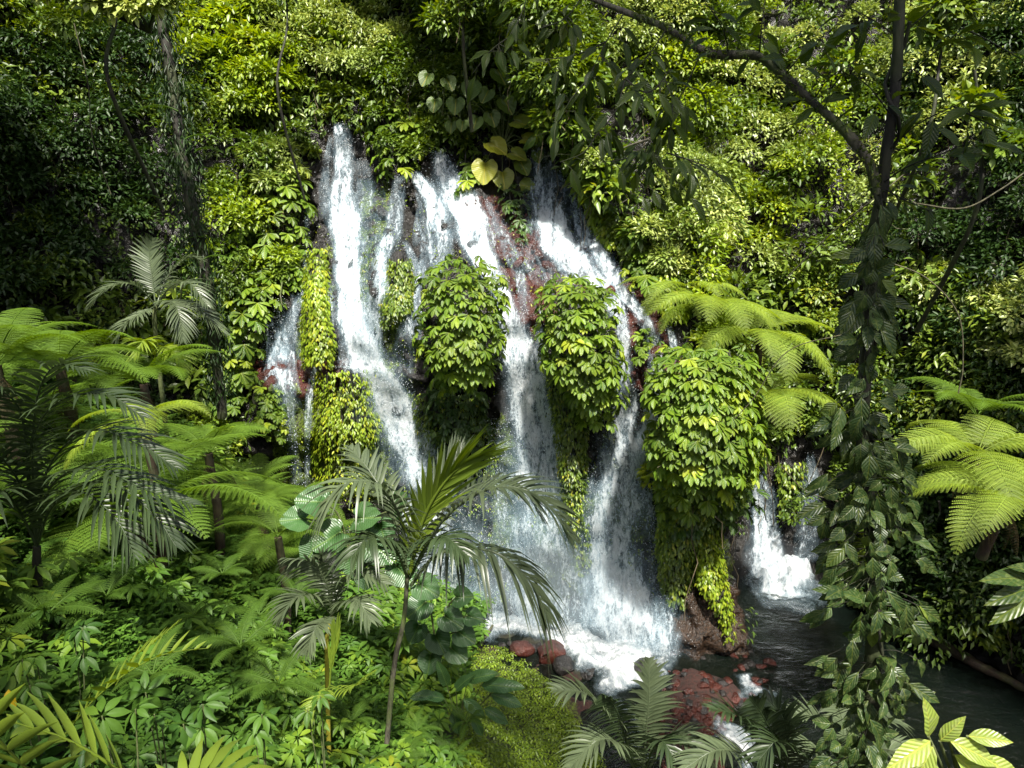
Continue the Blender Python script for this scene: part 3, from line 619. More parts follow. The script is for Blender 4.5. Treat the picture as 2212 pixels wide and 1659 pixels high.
def palm_frond(g, C, n=30, ll=.55, lw=.035, droop=.35, tint=.5, rng=RNG, lift=.25, start=.12, ang=.5):
    C = np.asarray(C); T, S, N = frond_frame(C); m = len(C) - 1; t = np.linspace(start, .99, n); i = t * m; i0 = np.minimum(i.astype(int), m - 1); f = (i - i0)[:, None]
    B = C[i0] * (1 - f) + C[i0 + 1] * f; tt = T[i0]; s_ = S[i0]; nn = N[i0]
    prof = np.sin(PI * np.clip((t - start) / (1 - start) * .86 + .12, 0, 1)) ** .7
    for sd in (1, -1):
        a = ang + .55 * t + rng.uniform(-.08, .08, n)
        D = s_ * sd * np.cos(a)[:, None] + tt * np.sin(a)[:, None] + nn * lift + rng.normal(0, .05, (n, 3))
        strips(g, B, D, nn + s_ * sd * -.3, ll * prof * rng.uniform(.85, 1.08, n), lw * (.5 + .6 * prof), droop * rng.uniform(.6, 1.4, n), np.clip(tint + rng.uniform(-.2, .2, n), 0, 1))
    tube(g, C, np.linspace(.016, .004, len(C)) * (ll / .5), 5, tint)
def fern_frond(g, C, n=20, pl=.34, m=12, pw=.045, tint=.5, rng=RNG, droop=.3, start=.15):
    C = np.asarray(C); T, S, N = frond_frame(C); M = len(C) - 1; t = np.linspace(start, .98, n); i = t * M; i0 = np.minimum(i.astype(int), M - 1); f = (i - i0)[:, None]
    B = C[i0] * (1 - f) + C[i0 + 1] * f; tt = T[i0]; s_ = S[i0]; nn = N[i0]; x = (t - start) / (1 - start)
    prof = np.clip(np.minimum(.45 + x * 2.4, 1) * (1 - x ** 2.2) + .04, .03, 1)
    q = (np.arange(m) + .5) / m
    for sd in (1, -1):
        D = nrm(s_ * sd + tt * (.28 + .4 * x)[:, None] + nn * .08); LL = pl * prof * rng.uniform(.92, 1.05, n)
        P = B[:, None] + D[:, None] * (LL[:, None] * q)[..., None] - UP * (droop * LL[:, None] * q ** 2)[..., None]
        wl = pw * (1 - .75 * q ** 1.5)[None] * (.5 + .5 * prof)[:, None] * 1.6
        K = nrm(np.cross(D, nn))[:, None] + 0 * P
        for s2 in (1, -1):
            Dd = K * s2 + D[:, None] * .45 - UP * .12
            nq = P.reshape(-1, 3)
            leaves(g, T_KITE, nq, Dd.reshape(-1, 3), np.repeat(nn, m, 0), wl.ravel(), np.repeat(LL / m, m) * .8, np.clip(tint + np.repeat(rng.uniform(-.15, .15, n), m), 0, 1))
        strips(g, B, D, nn, LL, .006, droop, tint, 2, (1, .8, .3))
    tube(g, C, np.linspace(.012, .003, len(C)), 5, tint)
def frond_curve(L, a0, a1, n=12, az=0.0, org=(0, 0, 0), twist=0.0):
    s = np.linspace(0, 1, n); a = a0 + (a1 - a0) * s ** 1.1; ds = L / (n - 1)
    r = np.concatenate([[0], np.cumsum(np.cos(a[:-1]) * ds)]); z = np.concatenate([[0], np.cumsum(np.sin(a[:-1]) * ds)]); az_ = az + twist * s
    return np.stack([r * np.cos(az_), r * np.sin(az_), z], -1) + np.asarray(org)
# local instancing of a prototype into one mesh
def merge_into(g, pa, pos, yaw, scale, tilt=None, dt=0):
    V, F, T, L = pa; n = len(pos); c, s = np.cos(yaw), np.sin(yaw)
    X = V[None, :, 0] * c[:, None] - V[None, :, 1] * s[:, None]; Y = V[None, :, 0] * s[:, None] + V[None, :, 1] * c[:, None]; Z = np.broadcast_to(V[None, :, 2], X.shape)
    W = np.stack([X, Y, Z], -1) * scale[:, None, None]
    if tilt is not None: W = W + tilt[:, None] * W[..., 2:3]
    W = W + pos[:, None]; base = (np.arange(n) * len(V))[:, None, None]; off = g.n
    g.V.append(W.reshape(-1, 3)); g.T.append(np.clip(np.tile(T, n) + np.repeat(np.broadcast_to(dt, (n,)), len(V)), 0, 1)); g.L.append(np.tile(L, (n, 1)))
    for k in (3, 4):
        if len(F[k]): g.F[k].append((F[k][None] + base).reshape(-1, k) + off)
    g.n += n * len(V)

# angular rubble bulging out of the wet cliff
def ico(sub):
    import bmesh
    bm = bmesh.new(); bmesh.ops.create_icosphere(bm, subdivisions=sub, radius=1); V = np.array([v.co[:] for v in bm.verts]); F = np.array([[v.index for v in f.verts] for f in bm.faces]); bm.free(); return V, F
IV, IF = ico(3); I2, F2 = ico(2)
def angular(seed, V=None, cuts=9):
    r = np.random.default_rng(seed); V = (IV if V is None else V).copy()
    for _ in range(cuts):                                  # slice flat facets off a ball
        n = nrm(r.normal(0, 1, 3)); h = r.uniform(.5, .85); d = V @ n; k = d > h; V[k] -= (d[k] - h)[:, None] * n
    return V * (1 + .16 * (fbm(V * 3 + seed, 3) - .5)[:, None])
AR = [angular(s_, I2, 8) for s_ in range(12)]
for nm, mt, polys, cn_, lb in (('red_rubble', STONE_RED, [RED, RED2], 420, 'broken rust red rock sticking out between the falls'), ('dark_rubble', STONE_BLK, [[(690, 330), (960, 400), (1040, 560), (900, 640), (700, 640)], [(880, 600), (960, 1000), (900, 1200), (840, 800)]], 420, 'broken wet black rock sticking out of the cliff between the falls')):
    g = G(); rr_ = np.random.default_rng(len(nm)); k_ = 0
    uu, vv = rr_.uniform(530, 1500, 20000), rr_.uniform(320, 1400, 20000); ok = np.zeros(20000, bool)
    for q in polys: ok |= in_poly(uu, vv, q)
    P_, N_ = cast(uu[ok][:cn_], vv[ok][:cn_])
    for i_ in range(len(P_)):
        if np.isnan(P_[i_, 0]): continue
        s_ = rr_.uniform(.08, .30) * np.array([1.2, .8, .85]); a_ = rr_.uniform(0, 6.28); V_ = AR[i_ % 12] * s_; V_ = np.stack([V_[:, 0] * math.cos(a_) - V_[:, 2] * math.sin(a_), V_[:, 1], V_[:, 0] * math.sin(a_) + V_[:, 2] * math.cos(a_)], -1)
        g.add(V_ + P_[i_] + N_[i_] * s_[0] * -.5, F2)
    meta(g.obj(nm, mt), lb, 'rock', kind='stuff')

# ------------------------------------------------------------------ hillside foliage
WATERPOLY = [(690, 300), (735, 262), (780, 300), (880, 380), (940, 330), (1010, 330), (1160, 330), (1225, 360), (1260, 430), (1330, 545), (1400, 640), (1470, 690), (1490, 800), (1440, 940), (1440, 1090), (1590, 1100), (1600, 1300), (1590, 1460), (1440, 1460),
             (1000, 1440), (820, 1180), (600, 1110), (540, 1000), (530, 800), (560, 640), (640, 600), (660, 430)]
def clumps(g, C, N, R, nl, L, W, tmpl, rng, tint=.45, tj=.25, down=.35, flat=.9):
    m = len(C); idx = np.repeat(np.arange(m), nl); n = len(idx); d = rdir(n, rng); bias = N[idx] * .55 + UP * .65
    flip = (d * bias).sum(1) < -.1; d[flip] *= -1
    d = nrm(d + bias * .35); rr = R[idx] * rng.uniform(.55, 1.12, n) ** .6
    lob = 1 + .45 * (fbm(C[idx] + d * 1.6, 3) - .5) * 2
    P = C[idx] + d * (rr * lob)[:, None] * np.array([1, 1, flat])
    A = nrm(d * .7 + rdir(n, rng) * .55 - UP * down); Nn = nrm(d * .6 + UP * .7 + rdir(n, rng) * .4)
    tn = np.clip(np.repeat(rng.normal(tint, .13, m), nl) + rng.normal(0, tj * .5, n), 0, 1)
    leaves(g, tmpl, P, A, Nn, L * rng.uniform(.65, 1.25, n), W * rng.uniform(.8, 1.2, n), tn)
cN = np.cross(np.roll(CP, -1, 1) - np.roll(CP, 1, 1), np.roll(CP, -1, 0) - np.roll(CP, 1, 0)); cN = nrm(cN); cN *= np.sign((cN * (CAM - CP)).sum(-1, keepdims=True))
vis = (cdp > 2) & (cu > -350) & (cu < 2560) & (cv > -330) & (cv < 1500) & (CP[..., 2] > .3)
clear = in_poly(cu, cv, WATERPOLY) | in_poly(cu, cv, [(1600, 985), (1690, 985), (1720, 950), (1800, 950), (1815, 1300), (1590, 1300)])
area = np.where(ZG > 14.4, 4.0, 1.0)
cand = np.argwhere(vis & ~clear); wgt = area[cand[:, 0], cand[:, 1]]; wgt = wgt / wgt.sum()
r1 = np.random.default_rng(11)
pick = cand[r1.choice(len(cand), 2500, p=wgt)]
Cc = CP[pick[:, 0], pick[:, 1]]; Nc = cN[pick[:, 0], pick[:, 1]]; uc, vc = cu[pick[:, 0], pick[:, 1]], cv[pick[:, 0], pick[:, 1]]
Rc = r1.uniform(.3, .9, len(Cc)) ; 
# keep clumps beside the water small
POLY2 = [(1600, 985), (1690, 985), (1720, 950), (1800, 950), (1815, 1300), (1590, 1300)]
near = np.array([min(math.hypot(a - p[0], b - p[1]) for p in WATERPOLY + POLY2) for a, b in zip(uc, vc)]); Rc = np.where(near < 110, Rc * .55, Rc)
hgt = fbm(Cc * .30 + 90, 3); okc = (hgt > .40) | (r1.random(len(Cc)) < .55) | (near < 90) | (Cc[:, 2] > 14); Cc, Nc, uc, vc, Rc, hgt, near = Cc[okc], Nc[okc], uc[okc], vc[okc], Rc[okc], hgt[okc], near[okc]
Cc = Cc + Nc * (Rc * .5 + np.where((near > 130) & ((uc < 650) | (uc > 1350)), 3.2 * np.clip(hgt - .47, 0, .4), 0))[:, None]
spn = fbm(Cc * .33 + 5, 3); spd = fbm(Cc * .5 + 50, 3)
right = uc > 1250; left = uc < 640
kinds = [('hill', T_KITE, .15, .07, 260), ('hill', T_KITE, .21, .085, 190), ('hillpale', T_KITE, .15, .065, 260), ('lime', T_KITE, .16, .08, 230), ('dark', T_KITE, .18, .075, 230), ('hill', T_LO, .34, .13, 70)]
sel = np.zeros(len(Cc), int)
sel[(spn > .5)] = 1
sel[(spd > .50) & right & (vc < 620)] = 2
sel[(spd > .56) & (uc > 550) & (uc < 900) & (vc < 300)] = 2
sel[(spd < .43) & (((uc > 420) & (uc < 720)) | (right & (uc < 1800)))] = 3
sel[(spd > .62) & (vc > 100)] = 5
sel[((uc < 400) & (vc > 120) & (spd < .56)) | ((uc > 1950) & (spd < .5))] = 4  # side slopes take the darkened leaves, shade painted into the colour
ck = proj(Cc); hide = in_poly(ck[0], ck[1], [(1590, 960), (1850, 900), (1850, 1300), (1580, 1300)]) & (Cc[:, 1] < 18.6); Cc = Cc + np.where(hide, -50, 0)[:, None] * UP
FOL = {}
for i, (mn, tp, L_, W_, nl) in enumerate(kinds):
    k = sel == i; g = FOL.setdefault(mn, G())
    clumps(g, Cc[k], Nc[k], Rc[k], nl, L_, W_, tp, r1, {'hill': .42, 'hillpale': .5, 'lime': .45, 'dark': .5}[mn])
# a thin coat of leaves and hanging stems over every bare stretch
pick = cand[r1.choice(len(cand), 110000, p=wgt)]; C2 = CP[pick[:, 0], pick[:, 1]]; N2 = cN[pick[:, 0], pick[:, 1]]; n = len(C2)
leaves(FOL['hill'], T_KITE, C2 + N2 * r1.uniform(.03, .3, n)[:, None], nrm(rdir(n, r1) * .5 + N2 * .4 - UP * .6), nrm(N2 + UP * .5 + rdir(n, r1) * .4), r1.uniform(.1, .22, n), r1.uniform(.05, .1, n), r1.uniform(0, .5, n))
FL = {'hill': ('hillside_foliage', 'mid green leafy scrub and creepers covering the steep jungle slopes'), 'hillpale': ('hillside_foliage', 'pale grey green small leaved scrub on the sunlit slope'),
      'lime': ('hillside_foliage', 'yellow green leafy growth brightening the sunlit slope'), 'dark': ('hillside_foliage', 'deep green scrub on the far left and far right slopes, shade put into its colour')}
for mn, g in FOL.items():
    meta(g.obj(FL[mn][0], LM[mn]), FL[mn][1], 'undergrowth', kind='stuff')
g = G(); k = r1.choice(len(Cc), 190)
for a in k:                                            # crooked branches between the leaf masses
    p = Cc[a]; d0 = nrm((rdir(1, r1)[0] + np.array([0, -.2, .5]))[None])[0]; L_ = r1.uniform(1, 3); s = np.linspace(0, 1, 8)[:, None]
    tube(g, p + d0 * s * L_ - d0 * L_ * .5 + np.array([0, 0, -.5]) * s ** 2 * L_ * r1.uniform(-.5, 1) + r1.normal(0, .05, (8, 3)), np.linspace(.035, .012, 8) * r1.uniform(.5, 1.3), 5)
meta(g.obj('slope_branches', BARK), 'crooked grey branches showing between the leaf masses on the slopes', 'branches', kind='stuff')
hi_ = cand[(CP[cand[:, 0], cand[:, 1], 2] > 13.5)]; pk = hi_[r1.integers(0, len(hi_), 60000)]; C2 = CP[pk[:, 0], pk[:, 1]]; N2 = cN[pk[:, 0], pk[:, 1]]; n = len(C2); gm = G()
leaves(gm, T_KITE, C2 + N2 * r1.uniform(.05, .5, n)[:, None], nrm(rdir(n, r1) * .6 + N2 * .4 - UP * .5), nrm(N2 + UP * .6 + rdir(n, r1) * .4), r1.uniform(.14, .3, n), r1.uniform(.07, .13, n), r1.uniform(.1, .8, n))
meta(gm.obj('upper_foliage', LM['hill']), 'leafy creepers covering the steep ground above the falls', 'undergrowth', kind='stuff')
gm = G(); uu, vv = r1.uniform(640, 1480, 9000), r1.uniform(400, 1300, 9000); P, N = cast(uu, vv); k = ~np.isnan(P[:, 0]); P, N = P[k], N[k]; k = fbm(P * 1.6 + 3, 3) > .56; P, N = P[k], N[k]; n = len(P)
leaves(gm, T_KITE, P + N * .03 + rdir(n, r1) * .03, nrm(N * .5 - UP * .5 + rdir(n, r1) * .5), nrm(N + UP * .5 + rdir(n, r1) * .3), r1.uniform(.05, .11, n), .04, r1.uniform(.1, .9, n))
meta(gm.obj('moss_tufts', LM['lime']), 'small green moss tufts and leaves clinging to the wet rock between the falls', 'moss', kind='stuff')
# hanging roots and lianas on the slope
g = G(); k = r1.choice(len(cand), 420, p=wgt)
for a in k:
    p = CP[cand[a][0], cand[a][1]] + cN[cand[a][0], cand[a][1]] * r1.uniform(.3, .9); ln = r1.uniform(.8, 3.2); s = np.linspace(0, 1, 7)[:, None]
    q = p + s * np.array([r1.normal(0, .3), r1.normal(0, .15), -ln]) + .09 * r1.normal(0, 1, (7, 3)) * np.sin(s * PI)
    tube(g, q, r1.uniform(.006, .014), 4)
meta(g.obj('hanging_stems', bark_mat('dry_stem', (.05, .04, .02), (.18, .14, .08), 10)), 'thin brown hanging roots and dry stems among the slope foliage', 'stems', kind='stuff')

# ------------------------------------------------------------------ climbers hanging on the cliff
def curtain(name, label, mat, prof, n, kind, L, W, bulge, group=None, seed=0, cat='climber', density=None, tint=None, k=7, droop=.8, lean=(0, 0, 0)):
    """prof: rows (v, u_left, u_right, Y at the middle)"""
    r = np.random.default_rng(seed + 100); prof = np.array(prof, float); wdt = prof[:, 2] - prof[:, 1]
    vv = np.linspace(prof[0, 0], prof[-1, 0], 200); wv = np.interp(vv, prof[:, 0], wdt + 4)
    if density is not None: wv = wv * np.interp(vv, prof[:, 0], density)
    nn_ = n * 8 if kind == 'whorl' else n
    v = r.choice(vv, nn_, p=wv / wv.sum()) + r.uniform(-3, 3, nn_); a = np.sin(r.uniform(-1, 1, nn_) * PI / 2) * .98
    if kind == 'whorl':                                   # keep the clusters evenly apart
        q = np.stack([(np.interp(v, prof[:, 0], prof[:, 1]) + np.interp(v, prof[:, 0], prof[:, 2])) / 2 + a * np.interp(v, prof[:, 0], wdt) / 2, v * 1.35], 1); keep = [0]; i = 1; dmin = L * FPX / 15.5 * .92
        for i in range(1, nn_):
            if len(keep) >= n: break
            if np.min(np.hypot(*(q[keep] - q[i]).T)) > dmin * (1 if i < nn_ * .8 else .75): keep.append(i)
        v, a, n = v[keep], a[keep], len(keep)
    ul = np.interp(v, prof[:, 0], prof[:, 1]); ur = np.interp(v, prof[:, 0], prof[:, 2]); Y = np.interp(v, prof[:, 0], prof[:, 3])
    u = (ul + ur) / 2 + a * (ur - ul) / 2
    wb = 1 + .14 * (fbm(np.stack([v / 45, np.sign(a) * 2 + seed, a * 0], -1), 3) - .5) * 2 + (r.random(n) < .04) * .12; u = (ul + ur) / 2 + (u - (ul + ur) / 2) * wb
    hw = (ur - ul) / 2 * Y / FPX; b = np.minimum(bulge, hw * 1.1) * np.sqrt(np.clip(1 - a * a, 0, 1))
    P = at(u, v, Y - b + r.uniform(-.05, .10, n))
    top = np.clip(1 - (v - prof[0, 0]) / (prof[-1, 0] - prof[0, 0]) * 2.2, 0, 1)
    Nn = nrm(np.stack([a * 1.1, -np.sqrt(np.clip(1.05 - a * a, 0, 2)), .45 + .9 * top], -1) + np.array(lean)); root = empty(name, P[np.argmax(P[:, 2])] + np.array([0, .3, 0]), label, cat, group)
    g = G()
    if kind == 'whorl':
        hands(g, P, nrm(Nn + rdir(n, r) * .18), 6 if k == 7 else k, L * 1.12, W * 1.05, r, tint, jl=.34)
        m_ = int(n * 2.2); j_ = r.integers(0, n, m_); whorls(g, P[j_] + np.array([0, 1., 0]) * r.uniform(.12, .4, m_)[:, None] + rdir(m_, r) * .14, nrm(Nn[j_] + UP * .2 + rdir(m_, r) * .4), 5, L * .8, W * .8, droop, T_KITE, r, .15)  # inner leaves tinted dark, depth shade painted between the clusters
    else:
        tn = np.clip(r.normal(.5, .22, n), 0, 1) if tint is None else tint
        for rep in range(3): leaves(g, T_KITE if kind == 'small' else T_LO, P + rdir(n, r) * L * .5, nrm(Nn * .35 + rdir(n, r) * .35 - UP * .8), nrm(Nn + UP * .35 + rdir(n, r) * .25), L * r.uniform(.7, 1.25, n), W * r.uniform(.8, 1.2, n), np.clip(tn + r.normal(0, .08, n), 0, 1))
    g.obj('foliage', LM[mat], root)
    g = G()
    for j in range(max(4, n // 30)):
        v0_, v1_ = prof[0, 0] + 6, r.uniform(prof[0, 0] + (prof[-1, 0] - prof[0, 0]) * .4, prof[-1, 0]); t = np.linspace(v0_, v1_, 9); f = r.uniform(-.75, .75)
        uu = (np.interp(t, prof[:, 0], prof[:, 1]) + np.interp(t, prof[:, 0], prof[:, 2])) / 2 + f * (np.interp(t, prof[:, 0], prof[:, 2]) - np.interp(t, prof[:, 0], prof[:, 1])) / 2
        tube(g, at(uu, t, np.interp(t, prof[:, 0], prof[:, 3]) - bulge * .3 * (1 - f * f)), np.linspace(.02, .008, 9), 5)
    g.obj('stem', DBARK, root); return root
def depth(u, v, d=0.0):
    P, N = cast([u], [v]); return float(P[0, 1]) - d
def prof(rows, push=.1):
    return [(v, a, b, depth((a + b) / 2, v, push)) for v, a, b in rows]
def core(rows, name='x'): pass
D1 = [(563, 965, 1035, 15.9), (590, 915, 1080, 15.7), (640, 905, 1092, 15.5), (700, 903, 1092, 15.4), (760, 905, 1085, 15.4), (810, 935, 1060, 15.5), (850, 960, 1035, 15.6)]
D2 = [(598, 1205, 1290, 15.7), (630, 1165, 1315, 15.4), (680, 1158, 1330, 15.2), (740, 1170, 1338, 15.1), (800, 1185, 1345, 15.1), (860, 1225, 1345, 15.2), (920, 1270, 1310, 15.3)]
D3 = [(752, 1440, 1610, 14.6), (790, 1405, 1635, 14.3), (850, 1400, 1648, 14.1), (920, 1400, 1655, 14.0), (980, 1405, 1655, 14.0), (1020, 1415, 1650, 14.1), (1070, 1430, 1600, 14.3), (1110, 1430, 1520, 14.5)]
curtain('umbrella_climber', 'leafy green dome of umbrella leaves, leftmost of the three big domes between the falls', 'whorl', D1, 230, 'whorl', .245, .10, .95, 'leafy domes hanging between the falls', 1, density=[1, 1.2, 1.2, 1.1, 1, .8, .5])
curtain('umbrella_climber', 'leafy green dome of umbrella leaves, middle one of the three big domes', 'whorl', D2, 240, 'whorl', .245, .10, .95, 'leafy domes hanging between the falls', 2, density=[1, 1.2, 1.2, 1.1, 1, .8, .5])
curtain('umbrella_climber', 'broad yellow green dome of umbrella leaves above the brown rock column, largest of the three', 'whorl', D3, 340, 'whorl', .25, .10, 1.2, 'leafy domes hanging between the falls', 3, density=[1.2, 1.3, 1.3, 1.2, 1, .8, .5, .3], tint=None)
LWALL = [(340, 560, 640), (400, 520, 660), (450, 470, 665), (520, 460, 660), (580, 480, 655), (625, 520, 640)]
curtain('umbrella_climber', 'tiers of large umbrella leaves on the wall just left of the highest fall', 'whorl', prof(LWALL, .45), 80, 'whorl', .36, .15, .3, None, 4)
LW2 = [(600, 420, 640), (680, 430, 570), (760, 420, 560), (830, 420, 540), (880, 440, 520)]
curtain('umbrella_climber', 'umbrella leaf climber lower on the left wall behind the small palm', 'whorl', prof(LW2, .4), 75, 'whorl', .33, .14, .3, None, 5, density=[.6, 1, 1, .8, .5])
curtain('umbrella_climber', 'umbrella leaves hanging over the dark gap between the two top left falls', 'whorl', prof([(225, 790, 900), (270, 780, 960), (310, 790, 950), (350, 820, 900), (380, 830, 860)], .35), 70, 'whorl', .32, .13, .3, None, 6)
curtain('umbrella_climber', 'small umbrella leaf climber beside the middle fall, left of the ear leaves', 'whorl', prof([(320, 1000, 1040), (360, 995, 1045), (405, 995, 1025)], .3), 12, 'whorl', .28, .12, .2, None, 7)
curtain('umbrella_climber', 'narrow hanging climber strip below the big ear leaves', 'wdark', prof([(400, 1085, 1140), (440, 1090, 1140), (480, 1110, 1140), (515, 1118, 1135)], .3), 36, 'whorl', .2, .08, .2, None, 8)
curtain('umbrella_climber', 'small round umbrella leaf tuft on the red rock left of the right falls', 'whorl', prof([(712, 1385, 1405), (735, 1378, 1415), (775, 1375, 1420)], .25), 18, 'whorl', .2, .08, .2, None, 9)
curtain('umbrella_climber', 'umbrella leaves on the slope edge above the right tree fern', 'whorl', prof([(545, 1370, 1430), (575, 1350, 1470), (620, 1375, 1470)], .35), 40, 'whorl', .26, .11, .3, None, 10)
curtain('umbrella_climber', 'small leafy tuft below the red ledge on the left', 'whorl', prof([(828, 550, 590), (860, 535, 605), (900, 545, 612), (950, 570, 612)], .35), 48, 'whorl', .2, .085, .3, None, 11)
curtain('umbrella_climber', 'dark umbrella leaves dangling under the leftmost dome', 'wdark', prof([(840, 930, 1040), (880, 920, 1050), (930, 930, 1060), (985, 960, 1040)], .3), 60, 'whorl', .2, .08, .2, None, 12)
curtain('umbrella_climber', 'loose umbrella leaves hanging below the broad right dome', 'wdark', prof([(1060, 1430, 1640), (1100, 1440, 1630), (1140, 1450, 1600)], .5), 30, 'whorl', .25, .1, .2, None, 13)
# small leaved creepers
curtain('creeper', 'bright yellow green creeper column between the ledge threads and the tall left fall', 'lime', prof([(535, 668, 700), (600, 660, 705), (680, 655, 710), (740, 650, 722), (790, 655, 715)], .22), 620, 'leaf', .12, .06, .35, None, 20, tint=None)
curtain('creeper', 'green creeper patch on the dark rock left of the leftmost dome', 'hill', prof([(560, 840, 885), (620, 832, 893), (670, 822, 885), (705, 825, 850)], .18), 480, 'small', .11, .055, .2, None, 21)
curtain('creeper', 'creeper curtain under the red ledge beside the two water threads', 'lime', prof([(800, 690, 790), (860, 675, 815), (940, 675, 815), (1010, 680, 800), (1070, 690, 780)], .18), 800, 'small', .12, .055, .3, None, 22, density=[.6, 1, 1, .8, .6])
curtain('creeper', 'dark creeper curtain under the leftmost dome', 'hill', prof([(850, 895, 1030), (920, 900, 1060), (990, 925, 1070), (1060, 950, 1060)], .15), 620, 'small', .12, .05, .2, None, 23)
curtain('creeper', 'long narrow green creeper hanging from the middle dome', 'hill', prof([(800, 1180, 1230), (900, 1195, 1270), (1000, 1210, 1265), (1080, 1220, 1262), (1140, 1228, 1255)], .25), 900, 'small', .11, .05, .3, None, 24)
curtain('creeper', 'short creeper tuft low between the middle falls', 'hill', prof([(1130, 1235, 1265), (1200, 1240, 1275), (1240, 1245, 1265)], .15), 120, 'small', .11, .05, .15, None, 25)
curtain('creeper', 'left strand of small leaves hanging down the brown rock column', 'hill', prof([(1090, 1425, 1560), (1150, 1425, 1560), (1200, 1425, 1500), (1260, 1430, 1495), (1310, 1450, 1482)], .22), 1100, 'leaf', .11, .055, .3, None, 26, density=[1, 1, .9, .8, .6])
curtain('creeper', 'right strand of small bright leaves trailing down the brown rock column', 'lime', prof([(1130, 1500, 1560), (1200, 1505, 1560), (1260, 1510, 1570), (1300, 1540, 1578), (1350, 1560, 1585), (1385, 1572, 1590)], .22), 620, 'leaf', .11, .055, .25, None, 27, density=[1, 1, 1, .7, .5, .4])
curtain('creeper', 'yellow green creeper on the slope edge right of the top falls', 'lime', prof([(385, 1255, 1300), (430, 1262, 1345), (480, 1275, 1350), (530, 1310, 1350)], .3), 420, 'leaf', .13, .07, .3, None, 28)
curtain('creeper', 'leafy creeper beside the red rock under the right tree fern', 'lime', prof([(600, 1400, 1470), (650, 1420, 1490), (690, 1440, 1480)], .3), 300, 'leaf', .12, .06, .2, None, 29)
curtain('creeper', 'creeper between the plunging fall and the lacy fall', 'hill', prof([(1000, 1680, 1740), (1060, 1685, 1735), (1120, 1690, 1720)], .3), 240, 'leaf', .14, .07, .2, None, 30)
curtain('creeper', 'green moss tuft behind the thin water veil of the left falls', 'hill', prof([(540, 785, 815), (600, 780, 815), (680, 775, 800)], .05), 160, 'small', .08, .04, .1, None, 31)

# ------------------------------------------------------------------ big ear leaves at the top
def ear_plant(name, label, mat, spots, Y0, cat='plant', back=.5, size=1.0, foot=None, parts='leaf', group=None):
    """spots: (u, v, length px, heading deg in picture (0 right, -90 down), tint)"""
    P = np.array([at(s[0], s[1], Y0 + s[5] if len(s) > 5 else Y0) for s in spots]); base = P.mean(0) + np.array([0, back, -.5]) if foot is None else np.asarray(foot, float)
    root = empty(name, base, label, cat, group)
    for p, s in zip(P, spots):
        Lm = s[2] * p[1] / FPX / 1.25; h = math.radians(s[3]); A = np.array([math.cos(h), -.45, math.sin(h)]); N = np.array([.1 * math.cos(h * 3), -.75, .75])
        g = G(); leaves(g, T_HEART, [p], [A], [N], Lm, Lm * 1.05, s[4]); o = g.obj(parts, LM[mat], root, smooth=True)
        g = G(); tube(g, curve([base, (base + p) / 2 + np.array([0, .05, .25 * np.linalg.norm(p - base)]), p], 10), np.linspace(.02, .010, 11)[:11], 6); g.obj('stem', GBARK, root)
    return root
def shrink(L): return [(a, b_, c_ * (.62 if t_ < .6 else .78), d_, min(1, t_ + .15)) for a, b_, c_, d_, t_ in L]
EY = depth(1070, 330, .9)
ear_plant('elephant_ear', 'large round leaved plant with yellow and green ear leaves at the brink of the falls', 'ear',
          shrink([(1060, 308, 66, -30, .98), (1112, 262, 66, -10, .78), (1048, 352, 72, -95, .97), (1105, 330, 56, -20, .8), (1085, 372, 62, -80, .8), (1120, 398, 60, -5, .75), (1030, 255, 56, -110, .5), (1165, 262, 52, -40, .75), (1125, 350, 50, -60, .6),
           (1090, 215, 70, -60, .45), (1055, 195, 60, -120, .35), (1020, 180, 70, -100, .3), (1075, 150, 70, -60, .4), (985, 215, 64, -95, .3), (1000, 262, 44, -100, .45), (1150, 225, 62, -30, .55), (1060, 245, 60, -70, .3), (1130, 300, 54, 0, .85), (1140, 180, 60, -60, .4), (1160, 330, 44, -80, .5)]), EY)
ear_plant('elephant_ear', 'ear leaved plant in deeper green hanging left of the yellow leaves', 'ear',
          shrink([(940, 215, 54, -100, .3), (965, 170, 56, -60, .3), (975, 265, 44, -95, .4), (925, 160, 56, -120, .2)]), EY + .3)
# ------------------------------------------------------------------ near bank: ground cover
def herb(rng, ns, L, W, h, tmpl=T_LO, mat=None, tint=.45, spread=.14, up=.35):
    g = G()
    for s in range(ns):
        a = rng.uniform(0, 2 * PI); b = np.array([math.cos(a), math.sin(a), 0]) * rng.uniform(.02, spread); top = b * 1.8 + np.array([0, 0, h * rng.uniform(.6, 1.1)])
        k = 9; t = np.linspace(.25, 1, k)[:, None]; C = b * (1 - t) + top * t; ph = rng.uniform(0, 6) + np.arange(k) * 2.4
        R = np.stack([np.cos(ph), np.sin(ph), np.full(k, up)], 1)
        leaves(g, tmpl, C, R, np.tile(UP, (k, 1)) + R * -.2, L * rng.uniform(.7, 1.15, k), W * rng.uniform(.8, 1.1, k), np.clip(tint + rng.normal(0, .12, k), 0, 1))
        tube(g, np.array([b, (b + top) / 2, top]), [.006, .005, .003], 3, .2)
    return g
def palmate(rng, n=4, L=.15, W=.052):
    g = G(); C = np.stack([rng.normal(0, .16, n), rng.normal(0, .16, n), rng.uniform(.28, .5, n)], 1)
    whorls(g, C, UP + rng.normal(0, .25, (n, 3)), 8, L, W, .12, T_LO, rng)
    for c in C: tube(g, np.array([c * [.1, .1, 0], c * [.7, .7, .6], c]), .006, 3, .2)
    return g
def rosette(rng, n=7, L=.6, pairs=14, pl=.11, m=6, pw=.016, tint=.5):
    g = G()
    for i in range(n):
        fern_frond(g, frond_curve(L * rng.uniform(.7, 1.1), rng.uniform(.7, 1.25), rng.uniform(-.7, 0), 9, 2 * PI * i / n + rng.uniform(-.3, .3)), pairs, pl, m, pw, tint, rng)
    return g
r2 = np.random.default_rng(21)
